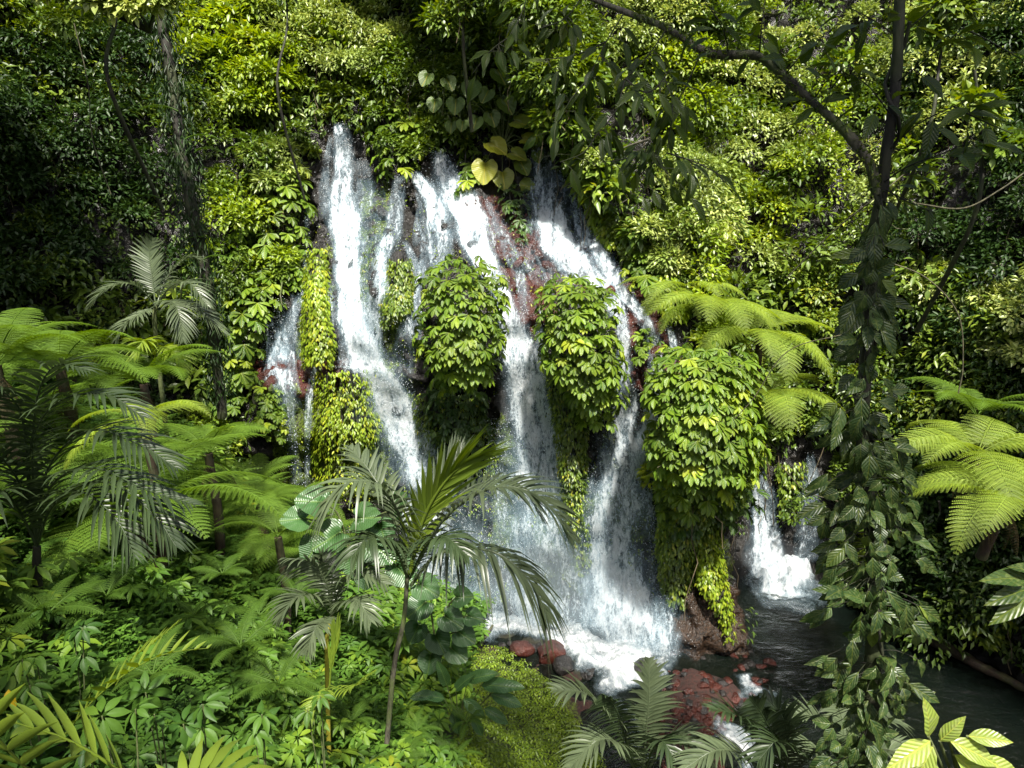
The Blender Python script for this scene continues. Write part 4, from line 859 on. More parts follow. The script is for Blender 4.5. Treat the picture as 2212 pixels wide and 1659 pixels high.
H1 = [herb(r2, 5, .12, .045, .34) for _ in range(3)] + [herb(r2, 4, .17, .07, .4) for _ in range(3)] + [herb(r2, 6, .10, .036, .42) for _ in range(2)]
PM = [palmate(r2, k) for k in (3, 4, 6)]
RS = [rosette(r2, 7, .62), rosette(r2, 6, .5, 12, .09)]
SF = [rosette(r2, 5, .6, 13, .11, 5, .018), rosette(r2, 4, .8, 15, .14, 6, .02)]
n = 26000; X = r2.uniform(-11, 2.6, n); Y = r2.uniform(.9, 17, n); Z = ter(X, Y); Pp = np.stack([X, Y, Z], 1); a_, b_, c_ = proj(Pp + np.array([0, 0, .3]))
ok = (c_ > 1.5) & (a_ > -260) & (a_ < 1420) & (b_ < 2100) & (Z > .12) & ~in_poly(a_, b_, BMOSS) & ~in_poly(a_, b_, TEDGE) & ~in_poly(a_, b_, BAR)
Pp = Pp[ok]; a_, b_ = a_[ok], b_[ok]; Pp, a_, b_ = Pp[:5200], a_[:5200], b_[:5200]
kn = fbm(Pp * .7 + 3, 3) + r2.normal(0, .05, len(Pp))
gb = G(); yaw = r2.uniform(0, 2 * PI, len(Pp)); scl = r2.uniform(.6, 1.15, len(Pp)) * np.where(Pp[:, 1] > 9, 1.35, .9); tl = r2.normal(0, .15, (len(Pp), 3)) * [1, 1, 0]
upper = (b_ < 1230)
typ = np.where(upper & (r2.random(len(Pp)) < .5), 3, np.where(kn > .56, 1, np.where(kn < .42, 2, 0)))
dtt = np.clip((fbm(Pp * .45 + 70, 2) - .5) * 1.5, -.3, .22)
for arr, code in ((H1, 0), (PM, 1), (H1, 2), (SF, 3)):
    idx = np.where(typ == code)[0]
    for j, gp in enumerate(arr):
        s = idx[j::len(arr)]
        if len(s) == 0: continue
        if code == 3: s = s[:260]
        merge_into(gb, gp.arrays(), Pp[s], yaw[s], scl[s], tl[s], dtt[s])
meta(gb.obj('undergrowth', LM['bank']), 'dense low herbs and small leaves carpeting the near slope', 'undergrowth', kind='stuff')
# mossy herbs on the stream bank
g = G(); n = 5200; uu = r2.uniform(980, 1420, n); vv = r2.uniform(1395, 1800, n); ok = in_poly(uu, vv, [(1010, 1410), (1100, 1415), (1170, 1470), (1240, 1560), (1300, 1659), (1330, 1800), (980, 1800), (990, 1500)]); uu, vv = uu[ok], vv[ok]
P, N = cast(uu, vv, TERR_BVH); k = ~np.isnan(P[:, 0]); P, N = P[k], N[k]; P = P + UP * (r2.uniform(0, .16, len(P)) + .18 * fbm(P * 2.4, 3))[:, None]
whorls(g, P, N * .4 + UP + rdir(len(P), r2) * .4, 5, .075, .034, .2, T_KITE, r2, r2.uniform(0, .5, len(P)))
meta(g.obj('bank_moss_herbs', LM['lime']), 'bright yellow green carpet of tiny leaves on the stream bank', 'ground cover', kind='stuff')

# ------------------------------------------------------------------ ferns and palms
def yaw_dir(az): return Vector((math.cos(az), math.sin(az), 0))
FR = {}
def fern_proto(kind, mat, L, n, pl, m, pw, a0=.9, a1=-.75):
    for j in range(2):
        g = G(); fern_frond(g, frond_curve(L, a0, a1, 14, 0, twist=(j - .5) * .3), n, pl, m, pw, .5, np.random.default_rng(j + 5))
        FR.setdefault(kind, []).append(g.mesh(kind + '_frond', LM[mat]))
fern_proto('tree', 'fern', 1.6, 26, .36, 18, .026, .8, -.7)
fern_proto('lime', 'fernlime', 1.9, 20, .46, 17, .046, .5, -1.15)
fern_proto('low', 'bankfern', .62, 22, .12, 10, .012, .75, -.4)
def fern(name, label, u, v, Y, kind, n, scale, trunk=True, az0=None, span=2 * PI, tilt=0.0, group=None, seed=0, cat='tree fern', ground_z=None):
    r = np.random.default_rng(seed + 400); c = at(u, v, Y); gz = ter(np.array([c[0]]), np.array([c[1]]))[0]
    wall = None
    base = np.array([c[0], c[1], gz if ground_z is None else ground_z])
    if c[2] - base[2] > 3: base = c + np.array([.15, .5, -1.2])
    root = empty(name, base, label, cat, group)
    if trunk:
        g = G(); tube(g, curve([base, (base + c) / 2 + [.05, .03, 0], c], 10), np.linspace(.09, .07, 11) * scale ** .5, 9, .5, .25); g.obj('trunk', RSTEM, root, smooth=True)
    if trunk and scale > .7:                              # a skirt of dead fronds under the crown
        for i in range(4):
            o = bpy.data.objects.new('dead_frond', DEAD); COL.objects.link(o); o.parent = root; o.location = (c - base - [0, 0, .08]).tolist(); o.rotation_euler = (r.uniform(-.3, .3), 1.15 + r.uniform(-.2, .35), 1.6 * i + r.uniform(-.4, .4)); o.scale = (scale * .6,) * 3
    for i in range(n):
        o = bpy.data.objects.new('frond', FR[kind][i % 2]); COL.objects.link(o); o.parent = root; o.location = (c - base).tolist()
        az = (az0 if az0 is not None else 0) + span * (i / n) + r.uniform(-.15, .15); s = scale * r.uniform(.8, 1.1)
        o.rotation_euler = (r.uniform(-.25, .25), r.uniform(-.3, .25) + tilt, az); o.scale = (s, s, s)
    return root
g = G(); fern_frond(g, frond_curve(1.5, .4, -.6, 10), 18, .2, 8, .02, .5, np.random.default_rng(3), .9); DEAD = g.mesh('dead_frond', LM['deadpalm'])
r6 = np.random.default_rng(66); spots6 = []
for _ in range(4000):
    if len(spots6) >= 30: break
    u, v = r6.uniform(-60, 700), r6.uniform(740, 1240)
    if v < 730 + max(0, u) * .52 or v > 1050 + u * .35: continue
    q, _n = cast([u], [v + 60], TERR_BVH)
    if np.isnan(q[0, 0]) or any(np.linalg.norm(q[0] - s_) < .75 for s_ in spots6): continue
    spots6.append(q[0])
SP6 = spots6
# left bank: azimuth 0 = +x (right in the picture), -pi/2 = towards the camera
fern('tree_fern', 'big feathery tree fern with brown trunk spreading over the left bank', 285, 1130, 7.6, 'tree', 15, 1.3, seed=1)
fern('tree_fern', 'grey green tree fern high on the left bank in front of the dark wall', 130, 800, 9.2, 'tree', 12, .95, seed=2)
fern('tree_fern', 'tree fern with arching fronds just below the small palm on the left', 310, 830, 10.3, 'tree', 11, .9, seed=3)
fern('tree_fern', 'tree fern cut by the left picture edge above the dark palm', -10, 790, 7.8, 'tree', 11, .8, seed=4)
fern('tree_fern', 'low feathery tree fern on the bank nearest the double water threads', 560, 1090, 10.4, 'tree', 11, .72, seed=5)
fern('tree_fern', 'feathery fern mass at the middle of the left bank', 450, 980, 9.6, 'tree', 11, .8, seed=6)
fern('tree_fern', 'feathery fern left of the broad ear leaves', 600, 1160, 8.6, 'tree', 10, .6, seed=7)
fern('tree_fern', 'yellow green tree fern spray raised on a yellow stem over the left bank', 310, 905, 7.9, 'lime', 6, .6, seed=8)
fern('tree_fern', 'lime tree fern at the top right edge of the falls', 1470, 628, 16.6, 'lime', 12, .95, seed=10, group='tree ferns right of the falls')
fern('tree_fern', 'tree fern with a fan of pale fronds above the broad right dome', 1535, 665, 15.8, 'lime', 13, 1.1, seed=11, group='tree ferns right of the falls')
fern('tree_fern', 'tree fern spreading right of the broad dome, behind its top', 1640, 720, 15.2, 'lime', 13, 1.1, seed=12, group='tree ferns right of the falls')
fern('tree_fern', 'tree fern whose long fronds droop beside the right side of the broad dome', 1665, 850, 14.8, 'lime', 13, 1.0, seed=13, group='tree ferns right of the falls')
fern('tree_fern', 'sunlit yellow green tree fern near the right edge of the pool', 2110, 985, 10.8, 'lime', 13, 1.0, seed=14)
fern('tree_fern', 'second sunlit tree fern lower down at the right edge', 2170, 1080, 9.8, 'lime', 12, .9, seed=15)
fern('tree_fern', 'dark green tree fern above the sunlit ones at the right edge', 2110, 900, 12.0, 'tree', 9, .9, seed=16)
for i, (u, v, Y) in enumerate([(480, 1240, 7.0), (230, 1290, 5.6), (640, 1290, 7.4), (900, 1580, 7.2), (980, 1640, 7.6), (520, 1400, 5.4), (760, 1560, 6.4), (330, 1460, 4.6), (100, 1330, 5.0), (870, 1640, 6.4), (1010, 1560, 8.4), (600, 1480, 5.4), (420, 1330, 6.0), (560, 1330, 6.6)]):
    fern('fern', ['low fern on the slope below the big tree fern', 'low fern in front of the dark palm clump', 'low fern left of the pale young palm', 'bright fern at the bottom beside the stream bank herbs', 'fern at the bottom edge beside the mossy bank', 'low fern in the middle of the herb slope', 'low fern left of the main palm foot',
                  'low fern above the long sparse frond', 'low fern at the left edge of the herb slope', 'low fern at the bottom left of the bright stream fern', 'fern under the paddle leaved plant', 'low fern near the green spear seedling', 'small fern behind the sparse frond tip', 'fern between the tree fern and the pale young palm'][i],
         u, v, Y, 'low', 8, .6 + .12 * (i % 3), trunk=False, seed=30 + i, cat='fern', group='low ferns on the near slope')

for i, c in enumerate(SP6):
    root = empty('tree_fern', c, 'one of the many young tree ferns massed over the left bank', 'tree fern', 'young tree ferns massed over the left bank'); az = r6.uniform(0, 6.28); s0 = r6.uniform(.5, .95); h_ = r6.uniform(.25, .7)
    g = G(); tube(g, np.array([c, c + UP * h_]), .05, 7); g.obj('trunk', RSTEM, root, smooth=True)
    for k_ in range(9):
        o = bpy.data.objects.new('frond', FR['tree'][k_ % 2]); COL.objects.link(o); o.parent = root; o.location = (0, 0, h_); s = s0 * r6.uniform(.8, 1.15); o.rotation_euler = (r6.uniform(-.35, .35), r6.uniform(-.5, .35), az + k_ * .7 + r6.uniform(-.25, .25)); o.scale = (s, s, s)
cu_ = r2.uniform(0, 760, 400); cv_ = r2.uniform(780, 1330, 400); q_, _ = cast(cu_, cv_, TERR_BVH); okk = ~np.isnan(q_[:, 0]) & (cv_ > 760 + cu_ * .42); q_ = q_[okk][:64]
for i, c in enumerate(q_):
    root = empty('fern', c, 'one of the many mid sized feathery ferns packed over the upper left slope', 'fern', 'ferns packed over the upper left slope'); az = r2.uniform(0, 6.28); s0 = r2.uniform(.8, 1.35)
    for k_ in range(8):
        o = bpy.data.objects.new('frond', FR['low'][k_ % 2]); COL.objects.link(o); o.parent = root; o.location = (0, 0, .25 + .1 * s0); s = s0 * r2.uniform(.8, 1.1); o.rotation_euler = (r2.uniform(-.2, .2), r2.uniform(-.35, .2), az + k_ * .785 + r2.uniform(-.2, .2)); o.scale = (s, s, s)
def palm(name, label, mat, base, fr, stem=None, srad=.035, group=None, seed=0, ll=.5, lw=.036, droop=.4, cat='palm', smat=None, n=30):
    """fr: list of dicts/tuples (points[(u,v,Y)...], opts)"""
    r = np.random.default_rng(seed + 900); b = at(*base); gz = ter(np.array([b[0]]), np.array([b[1]]))[0]
    if b[2] - gz < 2.5 or stem: bb = np.array([b[0], b[1], min(gz, b[2])])
    else: bb = b
    root = empty(name, bb, label, cat, group)
    if stem is not None:
        P = [bb] + [at(*s) for s in stem]; g = G(); c = curve(P, 16); tube(g, c, np.linspace(srad * 1.1, srad * .8, len(c)), 9, .5, .1); g.obj('trunk', smat or GBARK, root, smooth=True)
    for pts, o in fr:
        C = curve([at(*p) for p in pts], 18); g = G(); op = dict(n=n, ll=ll, lw=lw, droop=droop, rng=r); op.update({k: x for k, x in o.items() if k != 'mat'})
        palm_frond(g, C, **op); g.obj('frond', LM[o.get('mat', mat)], root)
    return root
palm('palm', 'small pale palm in front of the dark left wall', 'palm', (335, 700, 11.6), [
    ([(338, 660, 11.6), (290, 615, 11.3), (235, 622, 11.0), (190, 665, 10.8)], {}), ([(338, 660, 11.6), (370, 618, 11.3), (410, 612, 11.0), (448, 660, 10.8)], {}),
    ([(338, 660, 11.6), (365, 650, 11.1), (385, 672, 10.8), (395, 735, 10.7)], dict(ll=.4)), ([(338, 660, 11.6), (385, 650, 11.3), (430, 670, 11.1), (490, 722, 11.0)], {}),
    ([(335, 650, 11.6), (328, 600, 11.7), (322, 550, 11.8), (330, 515, 11.8)], dict(droop=.15)), ([(338, 660, 11.6), (360, 600, 11.9), (400, 560, 12.0), (430, 560, 12)], {}),
    ([(338, 660, 11.6), (300, 680, 11.2), (270, 700, 11.0), (250, 750, 10.9)], dict(ll=.35)), ([(330, 780, 11.2), (322, 745, 10.9), (310, 735, 10.6), (290, 770, 10.4)], dict(ll=.45, mat='palmgreen')), ([(330, 780, 11.2), (350, 750, 11), (375, 760, 10.8), (400, 800, 10.7)], dict(ll=.4, mat='palmgreen'))],
    ll=.42, seed=1, group=None, stem=[(336, 720, 11.6), (338, 660, 11.6)], srad=.04)
palm('palm', 'tall grey green palm standing in front of the left falls', 'palm', (825, 1560, 6.5), [
    ([(878, 1240, 6.5), (868, 1130, 6.4), (820, 1050, 6.2), (745, 1045, 6.0), (688, 1120, 5.9)], dict(droop=.75, ll=.62, n=34)),
    ([(878, 1240, 6.5), (850, 1110, 6.6), (800, 1020, 6.8), (755, 965, 7.0)], dict(droop=.3, ll=.45, n=24)),
    ([(885, 1240, 6.5), (915, 1120, 6.4), (970, 1030, 6.3), (1035, 985, 6.2)], dict(mat='palmgreen', droop=.12, ll=.85, lw=.05, n=26, ang=1.0, lift=.1)),
    ([(890, 1240, 6.5), (960, 1120, 6.2), (1060, 1055, 6.0), (1160, 1070, 5.9), (1238, 1165, 5.8)], dict(droop=.45, ll=.6, n=38)),
    ([(888, 1265, 6.5), (950, 1195, 6.3), (1060, 1190, 6.1), (1140, 1250, 6.0), (1185, 1340, 5.9)], dict(droop=1.0, ll=.62, n=36)),
    ([(885, 1240, 6.5), (920, 1110, 6.7), (975, 1010, 6.9), (1000, 975, 7)], dict(droop=.15, ll=.5, n=24, ang=.8)),
    ([(890, 1240, 6.5), (960, 1100, 6.9), (1050, 1040, 7.2), (1130, 1060, 7.4), (1170, 1120, 7.5)], dict(droop=.5, ll=.5)),
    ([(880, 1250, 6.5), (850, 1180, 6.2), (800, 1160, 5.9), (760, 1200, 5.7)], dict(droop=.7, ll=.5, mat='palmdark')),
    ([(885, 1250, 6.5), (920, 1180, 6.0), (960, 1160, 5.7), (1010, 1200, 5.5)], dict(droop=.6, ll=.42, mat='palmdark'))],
    stem=[(850, 1450, 6.5), (872, 1340, 6.5), (880, 1240, 6.5)], srad=.028, seed=2, ll=.55, lw=.042, smat=BARK)
palm('palm', 'pale young palm with silvery fronds left of the tall palm', 'palm', (700, 1480, 6.0), [
    ([(716, 1330, 6), (705, 1260, 5.9), (670, 1215, 5.8), (610, 1205, 5.7)], dict(ll=.32)), ([(716, 1330, 6), (735, 1270, 5.9), (775, 1235, 5.8), (835, 1262, 5.7)], dict(ll=.38)),
    ([(716, 1330, 6), (680, 1290, 5.8), (640, 1290, 5.6), (600, 1340, 5.5)], dict(ll=.3)), ([(716, 1330, 6), (745, 1300, 5.8), (775, 1300, 5.6), (800, 1340, 5.5)], dict(ll=.3)), ([(716, 1330, 6), (700, 1340, 5.6), (680, 1360, 5.4), (660, 1410, 5.3)], dict(ll=.25)),
    ([(716, 1330, 6), (712, 1270, 6.2), (700, 1215, 6.3), (690, 1195, 6.3)], dict(ll=.3))], stem=[(706, 1400, 6), (716, 1330, 6)], srad=.022, seed=3, lw=.036, droop=.45, smat=YSTEM, n=24)
pd = []
for (a, b, c, d) in [((60, 1000), (110, 880), (220, 850), (310, 900)), ((100, 1020), (190, 930), (300, 960), (380, 1010)), ((60, 1000), (40, 880), (-30, 830), (-90, 860)), ((110, 1050), (200, 1010), (320, 1060), (420, 1090)),
                     ((70, 1000), (80, 860), (120, 790), (190, 800)), ((50, 1060), (-10, 980), (-80, 1000), (-140, 1060)), ((110, 1100), (170, 1060), (250, 1120), (290, 1200)), ((40, 1100), (0, 1060), (-40, 1120), (-60, 1200)), ((120, 1080), (230, 1040), (330, 1110), (380, 1180))]:
    pd.append(([(80, 1180, 5.5), (*a, 5.4), (*b, 5.1), (*c, 4.9), (*d, 4.8)], {}))
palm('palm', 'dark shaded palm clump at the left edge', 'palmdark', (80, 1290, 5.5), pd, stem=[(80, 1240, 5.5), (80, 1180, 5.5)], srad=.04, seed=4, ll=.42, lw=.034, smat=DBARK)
palm('palm', 'silver green palm crown at the bottom, standing before the red stones', 'palm', (1385, 1900, 6.0), [
    ([(1388, 1680, 6), (1396, 1580, 5.9), (1402, 1500, 5.9), (1402, 1425, 6.0)], dict(ll=.42, droop=.3, lw=.045, n=32)), ([(1380, 1680, 6), (1330, 1570, 5.8), (1270, 1500, 5.6), (1195, 1490, 5.5)], dict(ll=.42)),
    ([(1382, 1690, 6), (1350, 1590, 5.7), (1330, 1530, 5.5), (1300, 1500, 5.4)], dict(mat='palmdark', ll=.42)), ([(1380, 1680, 6), (1340, 1610, 5.6), (1290, 1600, 5.4), (1230, 1659, 5.3)], dict(ll=.4)),
    ([(1392, 1680, 6), (1440, 1600, 5.8), (1490, 1600, 5.6), (1530, 1659, 5.5)], dict(ll=.4)), ([(1388, 1680, 6), (1410, 1620, 5.6), (1430, 1600, 5.4), (1470, 1659, 5.2)], dict(mat='palmdark', ll=.4))], stem=[(1388, 1680, 6)], srad=.05, seed=5)
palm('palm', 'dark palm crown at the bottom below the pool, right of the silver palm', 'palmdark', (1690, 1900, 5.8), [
    ([(1690, 1720, 5.8), (1650, 1620, 5.6), (1600, 1550, 5.4), (1535, 1530, 5.3)], {}), ([(1690, 1720, 5.8), (1680, 1620, 5.6), (1650, 1550, 5.5), (1620, 1510, 5.5)], {}), ([(1690, 1720, 5.8), (1700, 1610, 5.7), (1690, 1550, 5.7), (1650, 1500, 5.8)], {}),
    ([(1690, 1720, 5.8), (1620, 1640, 5.4), (1550, 1620, 5.2), (1480, 1659, 5.1)], dict(mat='palm')), ([(1690, 1720, 5.8), (1740, 1640, 5.6), (1800, 1620, 5.4), (1850, 1659, 5.3)], {}), ([(1690, 1720, 5.8), (1700, 1640, 5.2), (1680, 1600, 5), (1640, 1640, 4.9)], {})], stem=[(1690, 1720, 5.8)], srad=.05, seed=6, ll=.42)
palm('palm', 'pale palm fronds behind the foot of the climber tree', 'palm', (1830, 1850, 6.4), [
    ([(1830, 1690, 6.4), (1800, 1600, 6.4), (1760, 1550, 6.4), (1710, 1540, 6.4)], {}), ([(1830, 1690, 6.4), (1850, 1600, 6.4), (1900, 1550, 6.4), (1960, 1570, 6.4)], {}), ([(1830, 1690, 6.4), (1825, 1600, 6.5), (1815, 1540, 6.6), (1790, 1500, 6.6)], {}),
    ([(1830, 1690, 6.4), (1790, 1640, 6.1), (1750, 1620, 6), (1700, 1650, 5.9)], {}), ([(1830, 1690, 6.4), (1880, 1630, 6.1), (1930, 1620, 6), (1980, 1650, 5.9)], {})], stem=[(1830, 1690, 6.4)], srad=.04, seed=7, ll=.36)
palm('palm', 'large close palm frond with broad leaflets in the bottom left corner', 'palmgreen', (330, 1900, 2.6), [
    ([(340, 1760, 2.6), (260, 1670, 2.5), (150, 1600, 2.4), (30, 1560, 2.3)], dict(n=10, ll=.34, lw=.055, droop=.25, ang=.4)), ([(360, 1760, 2.6), (400, 1690, 2.7), (470, 1660, 2.8), (560, 1670, 2.9)], dict(n=10, ll=.30, lw=.045, droop=.3)),
    ([(330, 1780, 2.6), (120, 1700, 2.2), (0, 1600, 2.0), (-60, 1500, 1.9)], dict(n=10, ll=.28, lw=.05, droop=.25))], seed=8)
palm('palm', 'long sparse fern like frond with upright yellow green leaflets at lower left', 'palmgreen', (140, 1620, 3.5), [
    ([(130, 1600, 3.5), (200, 1515, 3.5), (280, 1450, 3.5), (360, 1412, 3.5), (450, 1400, 3.5)], dict(n=13, ll=.20, lw=.034, droop=.12, lift=.5, ang=.35)), ([(250, 1480, 3.9), (290, 1420, 3.9), (330, 1390, 3.9), (390, 1340, 3.9)], dict(n=16, ll=.13, lw=.02, droop=.2))], seed=9, cat='fern')
palm('palm_seedling', 'upright green spear seedling below the pale young palm', 'palmgreen', (715, 1500, 5.3), [
    ([(712, 1480, 5.3), (715, 1440, 5.3), (720, 1400, 5.3), (722, 1370, 5.3)], dict(n=9, ll=.34, lw=.035, droop=.02, ang=1.25, lift=0, start=.3)), ([(712, 1480, 5.3), (700, 1500, 5.1), (680, 1520, 5.0), (660, 1560, 4.9)], dict(n=16, ll=.18, lw=.02)), ([(712, 1480, 5.3), (750, 1490, 5.1), (780, 1470, 5.0), (810, 1450, 4.9)], dict(n=16, ll=.18, lw=.02))], seed=10, cat='palm')
# broad leaves on the bank
ear_plant('elephant_ear', 'broad green ear leaves at the foot of the falls, behind the tall palm', 'bank_ear',
          [(700, 1085, 80, 160, .4), (735, 1150, 90, -160, .5), (770, 1120, 80, 20, .6), (800, 1170, 90, -30, .4), (850, 1100, 70, 60, .5), (690, 1170, 80, -130, .3), (760, 1190, 80, -80, .6), (820, 1130, 70, -70, .3), (855, 1220, 80, -40, .4), (905, 1260, 70, -20, .5), (660, 1120, 70, 170, .5), (790, 1230, 60, -90, .3)], 8.4, foot=at(770, 1260, 8.6))
ear_plant('elephant_ear', 'dark broad leaves at the water edge behind the tall palm trunk', 'bank_ear',
          [(920, 1300, 70, -150, .3), (960, 1330, 66, -20, .4), (985, 1290, 56, 20, .5), (940, 1370, 66, -60, .3), (990, 1365, 60, -20, .4), (905, 1350, 60, -120, .2), (975, 1400, 60, -30, .6), (930, 1415, 60, -100, .3), (1010, 1330, 50, 0, .4)], 9.2, foot=at(945, 1440, 9.3))
def paddle_plant(name, label, mat, spots, Y0, foot, tmpl=T_BROAD, wr=.42, cat='plant', stem=GBARK, srad=.008):
    P = np.array([at(s[0], s[1], Y0 + (s[5] if len(s) > 5 else 0)) for s in spots]); base = np.asarray(foot, float); root = empty(name, base, label, cat)
    for p, s in zip(P, spots):
        L_ = s[2] * p[1] / FPX; h = math.radians(s[3]); A = np.array([math.cos(h), -.35, math.sin(h)]); N = np.array([-.15 * math.cos(h), -.65, .8])
        g = G(); leaves(g, tmpl, [p], [A], [N], L_, L_ * wr, s[4]); g.obj('leaf', LM[mat], root, smooth=True)
    g = G(); top = P.mean(0)
    for p in P: tube(g, curve([base, base * .45 + p * .55 + np.array([0, .02, .04]), p], 8), np.linspace(srad * 1.3, srad * .7, 9), 5)
    g.obj('stem', stem, root); return root
paddle_plant('paddle_leaf_plant', 'paddle leaved plant on the mossy bank beside the stream', 'bank_ear',
             [(965, 1480, 70, 100, .7), (985, 1490, 66, 60, .5), (1010, 1470, 80, 35, .6), (1040, 1480, 90, 15, .5), (1060, 1500, 80, -5, .4), (1000, 1510, 70, -30, .6), (960, 1510, 60, 150, .4), (1045, 1530, 70, -20, .5), (980, 1530, 70, -80, .4), (940, 1500, 60, 170, .3), (1020, 1545, 60, -60, .5), (1080, 1478, 60, 10, .6)], 8.6, at(990, 1590, 8.7), wr=.40)
r3 = np.random.default_rng(55)
paddle_plant('spotted_sprig', 'large pale yellow green spotted leaves in the bottom right corner', 'spot',
             [(2005, 1590, 120, 100, .6), (2010, 1600, 130, -160 + 360, .8), (2015, 1610, 110, -120, .7), (2030, 1600, 90, 70, .5), (2050, 1600, 130, -15, .7), (2060, 1630, 160, -35, .6), (2090, 1590, 100, 10, .5), (2110, 1640, 120, -10, .8), (2020, 1650, 100, -90, .5), (1975, 1640, 90, -140, .7), (2150, 1660, 90, -20, .5)], 2.3, at(2120, 1900, 2.5), T_HI, .42)
paddle_plant('leafy_sprig', 'long grey green leaves poking in from the right edge', 'vine',
             [(2220, 1250, 130, 165, .7), (2225, 1270, 120, 185, .5), (2225, 1285, 120, 205, .8), (2240, 1240, 90, 150, .4)], 2.9, at(2330, 1330, 3.0), T_HI, .34)
for i, (u, v, Y) in enumerate([(70, 1430, 3.9), (60, 1500, 3.6), (250, 1560, 3.3), (330, 1500, 3.7), (560, 1560, 4.2), (420, 1580, 3.6), (150, 1400, 4.3), (690, 1540, 4.9)]):
    g = G(); rr = np.random.default_rng(70 + i); c = at(u, v, Y); gz = ter(np.array([c[0]]), np.array([c[1]]))[0]; base = np.array([c[0], c[1], gz])
    root = empty('palmate_plant', base, ['dark palmate leaf plant at the left edge beside the yellow fallen leaf', 'palmate plant just above the corner frond at the far left', 'palmate plant under the start of the long sparse frond', 'palmate plant below the middle of the long sparse frond', 'palmate plant low on the herb slope, right of the corner frond', 'palmate plant above the tip of the corner frond', 'palmate plant near the left edge above the others', 'small palmate plant left of the tall palm foot'][i], 'plant', 'palmate plants on the herb slope')
    C = c + rr.normal(0, .07, (3, 3)); whorls(g, C, UP + rr.normal(0, .3, (3, 3)) + [0, -.35, 0], 8, .125, .045, .15, T_HI, rr, None, .15); g.obj('foliage', LM['bank'], root)
    g = G(); [tube(g, np.array([base, (base + q) / 2 + [.01, 0, .02], q]), .005, 4) for q in C]; g.obj('stem', GBARK, root)
g = G(); leaves(g, T_BROAD, [at(18, 1490, 3.5)], [[.35, -.4, -.9]], [[0, -.7, .6]], .11, .06, 1.0); o = g.obj('fallen_leaf', leaf_mat('yellow_leaf', [(0, (.5, .3, .02)), (1, (.6, .42, .02))], .2)); meta(o, 'yellow and brown dead leaf lying on the palmate plant at the left edge', 'leaf')

# ------------------------------------------------------------------ trees in front
TRK = [(1868, 1750, 4.7), (1875, 1620, 4.7), (1885, 1450, 4.7), (1890, 1250, 4.7), (1880, 1100, 4.7), (1862, 950, 4.7), (1870, 800, 4.7), (1882, 600, 4.75), (1895, 470, 4.8), (1915, 330, 4.8), (1935, 180, 4.85), (1942, 0, 4.9), (1945, -250, 5.0)]
b0 = at(1868, 1750, 4.7); gz = ter(np.array([b0[0]]), np.array([b0[1]]))[0]; base = np.array([b0[0], b0[1], gz - .1])
root = empty('slender_tree', base, 'slender dark tree at the right with a long bare limb reaching left over the falls', 'tree')
TC = curve([base] + [at(*p) for p in TRK], 60); g = G(); tube(g, TC, np.interp(np.arange(len(TC)), [0, 30, len(TC)], [.065, .042, .028]), 10, .5, .6); g.obj('trunk', DBARK, root, smooth=True)
LIMB = [(1893, 420, 4.8), (1878, 355, 4.8), (1835, 292, 4.85), (1755, 220, 4.95), (1692, 165, 5.0), (1640, 122, 5.1), (1575, 118, 5.15), (1520, 110, 5.2), (1440, 62, 5.3), (1350, 25, 5.4), (1260, -10, 5.5), (1150, -60, 5.6)]
LC_ = curve([at(*p) for p in LIMB], 60); g = G(); tube(g, LC_, np.interp(np.arange(len(LC_)), [0, 35, len(LC_)], [.034, .024, .014]), 9, .5, .7); limb = g.obj('limb', BARK, root, smooth=True)
rl = np.random.default_rng(12); n = 1500; i = rl.integers(0, len(LC_) - 1, n); P = LC_[i] + (LC_[i + 1] - LC_[i]) * rl.random((n, 1)) + rdir(n, rl) * .03 + UP * .01; kk = fbm(P * 3, 2) > .46
g = G(); leaves(g, T_KITE, P[kk], rdir(kk.sum(), rl) - UP * .3, rdir(kk.sum(), rl), rl.uniform(.02, .07, kk.sum()), .014, rl.uniform(.2, .9, kk.sum())); g.obj('moss', LM['hill'], root)
def leafy(parent, lines, mat, nl, L, W, rng, droop=.55, jit=.12, name='foliage', tw=.006, face=(0, -.5, .5)):
    """twigs along (u, v, Y) lines, each carrying drooping leaves"""
    g1, g2 = G(), G()
    for ln in lines:
        C = curve([at(*p) for p in ln], 14); tube(g1, C, np.linspace(tw, tw * .4, len(C)), 4); length = np.linalg.norm(np.diff(C, axis=0), axis=1).sum()
        n = max(3, int(length * nl)); t = rng.uniform(.15, 1, n) * (len(C) - 1); i = np.minimum(t.astype(int), len(C) - 2); f = (t - i)[:, None]; B = C[i] * (1 - f) + C[i + 1] * f; T = nrm(C[i + 1] - C[i])
        off = rdir(n, rng) * [1, .7, .6]; B2 = B + off * rng.uniform(.02, jit, n)[:, None] - UP * rng.uniform(0, jit * .6, n)[:, None]
        A = nrm(off * .7 + T * .35 - UP * droop + rdir(n, rng) * .2); leaves(g2, T_HI, B2, A, nrm(np.array(face) + UP * .25 + rdir(n, rng) * .6), L * rng.uniform(.7, 1.15, n), W * rng.uniform(.8, 1.1, n), np.clip(rng.beta(2, 3, n), 0, 1))
        for a, b in zip(B, B2): g1.add(np.array([a, b, b + [.004, 0, .004], a + [.004, 0, .004]]), [(0, 1, 2, 3)])
    tg = g1.obj('twig', DBARK, parent); o = g2.obj(name, LM[mat], parent); return o
r4 = np.random.default_rng(8)
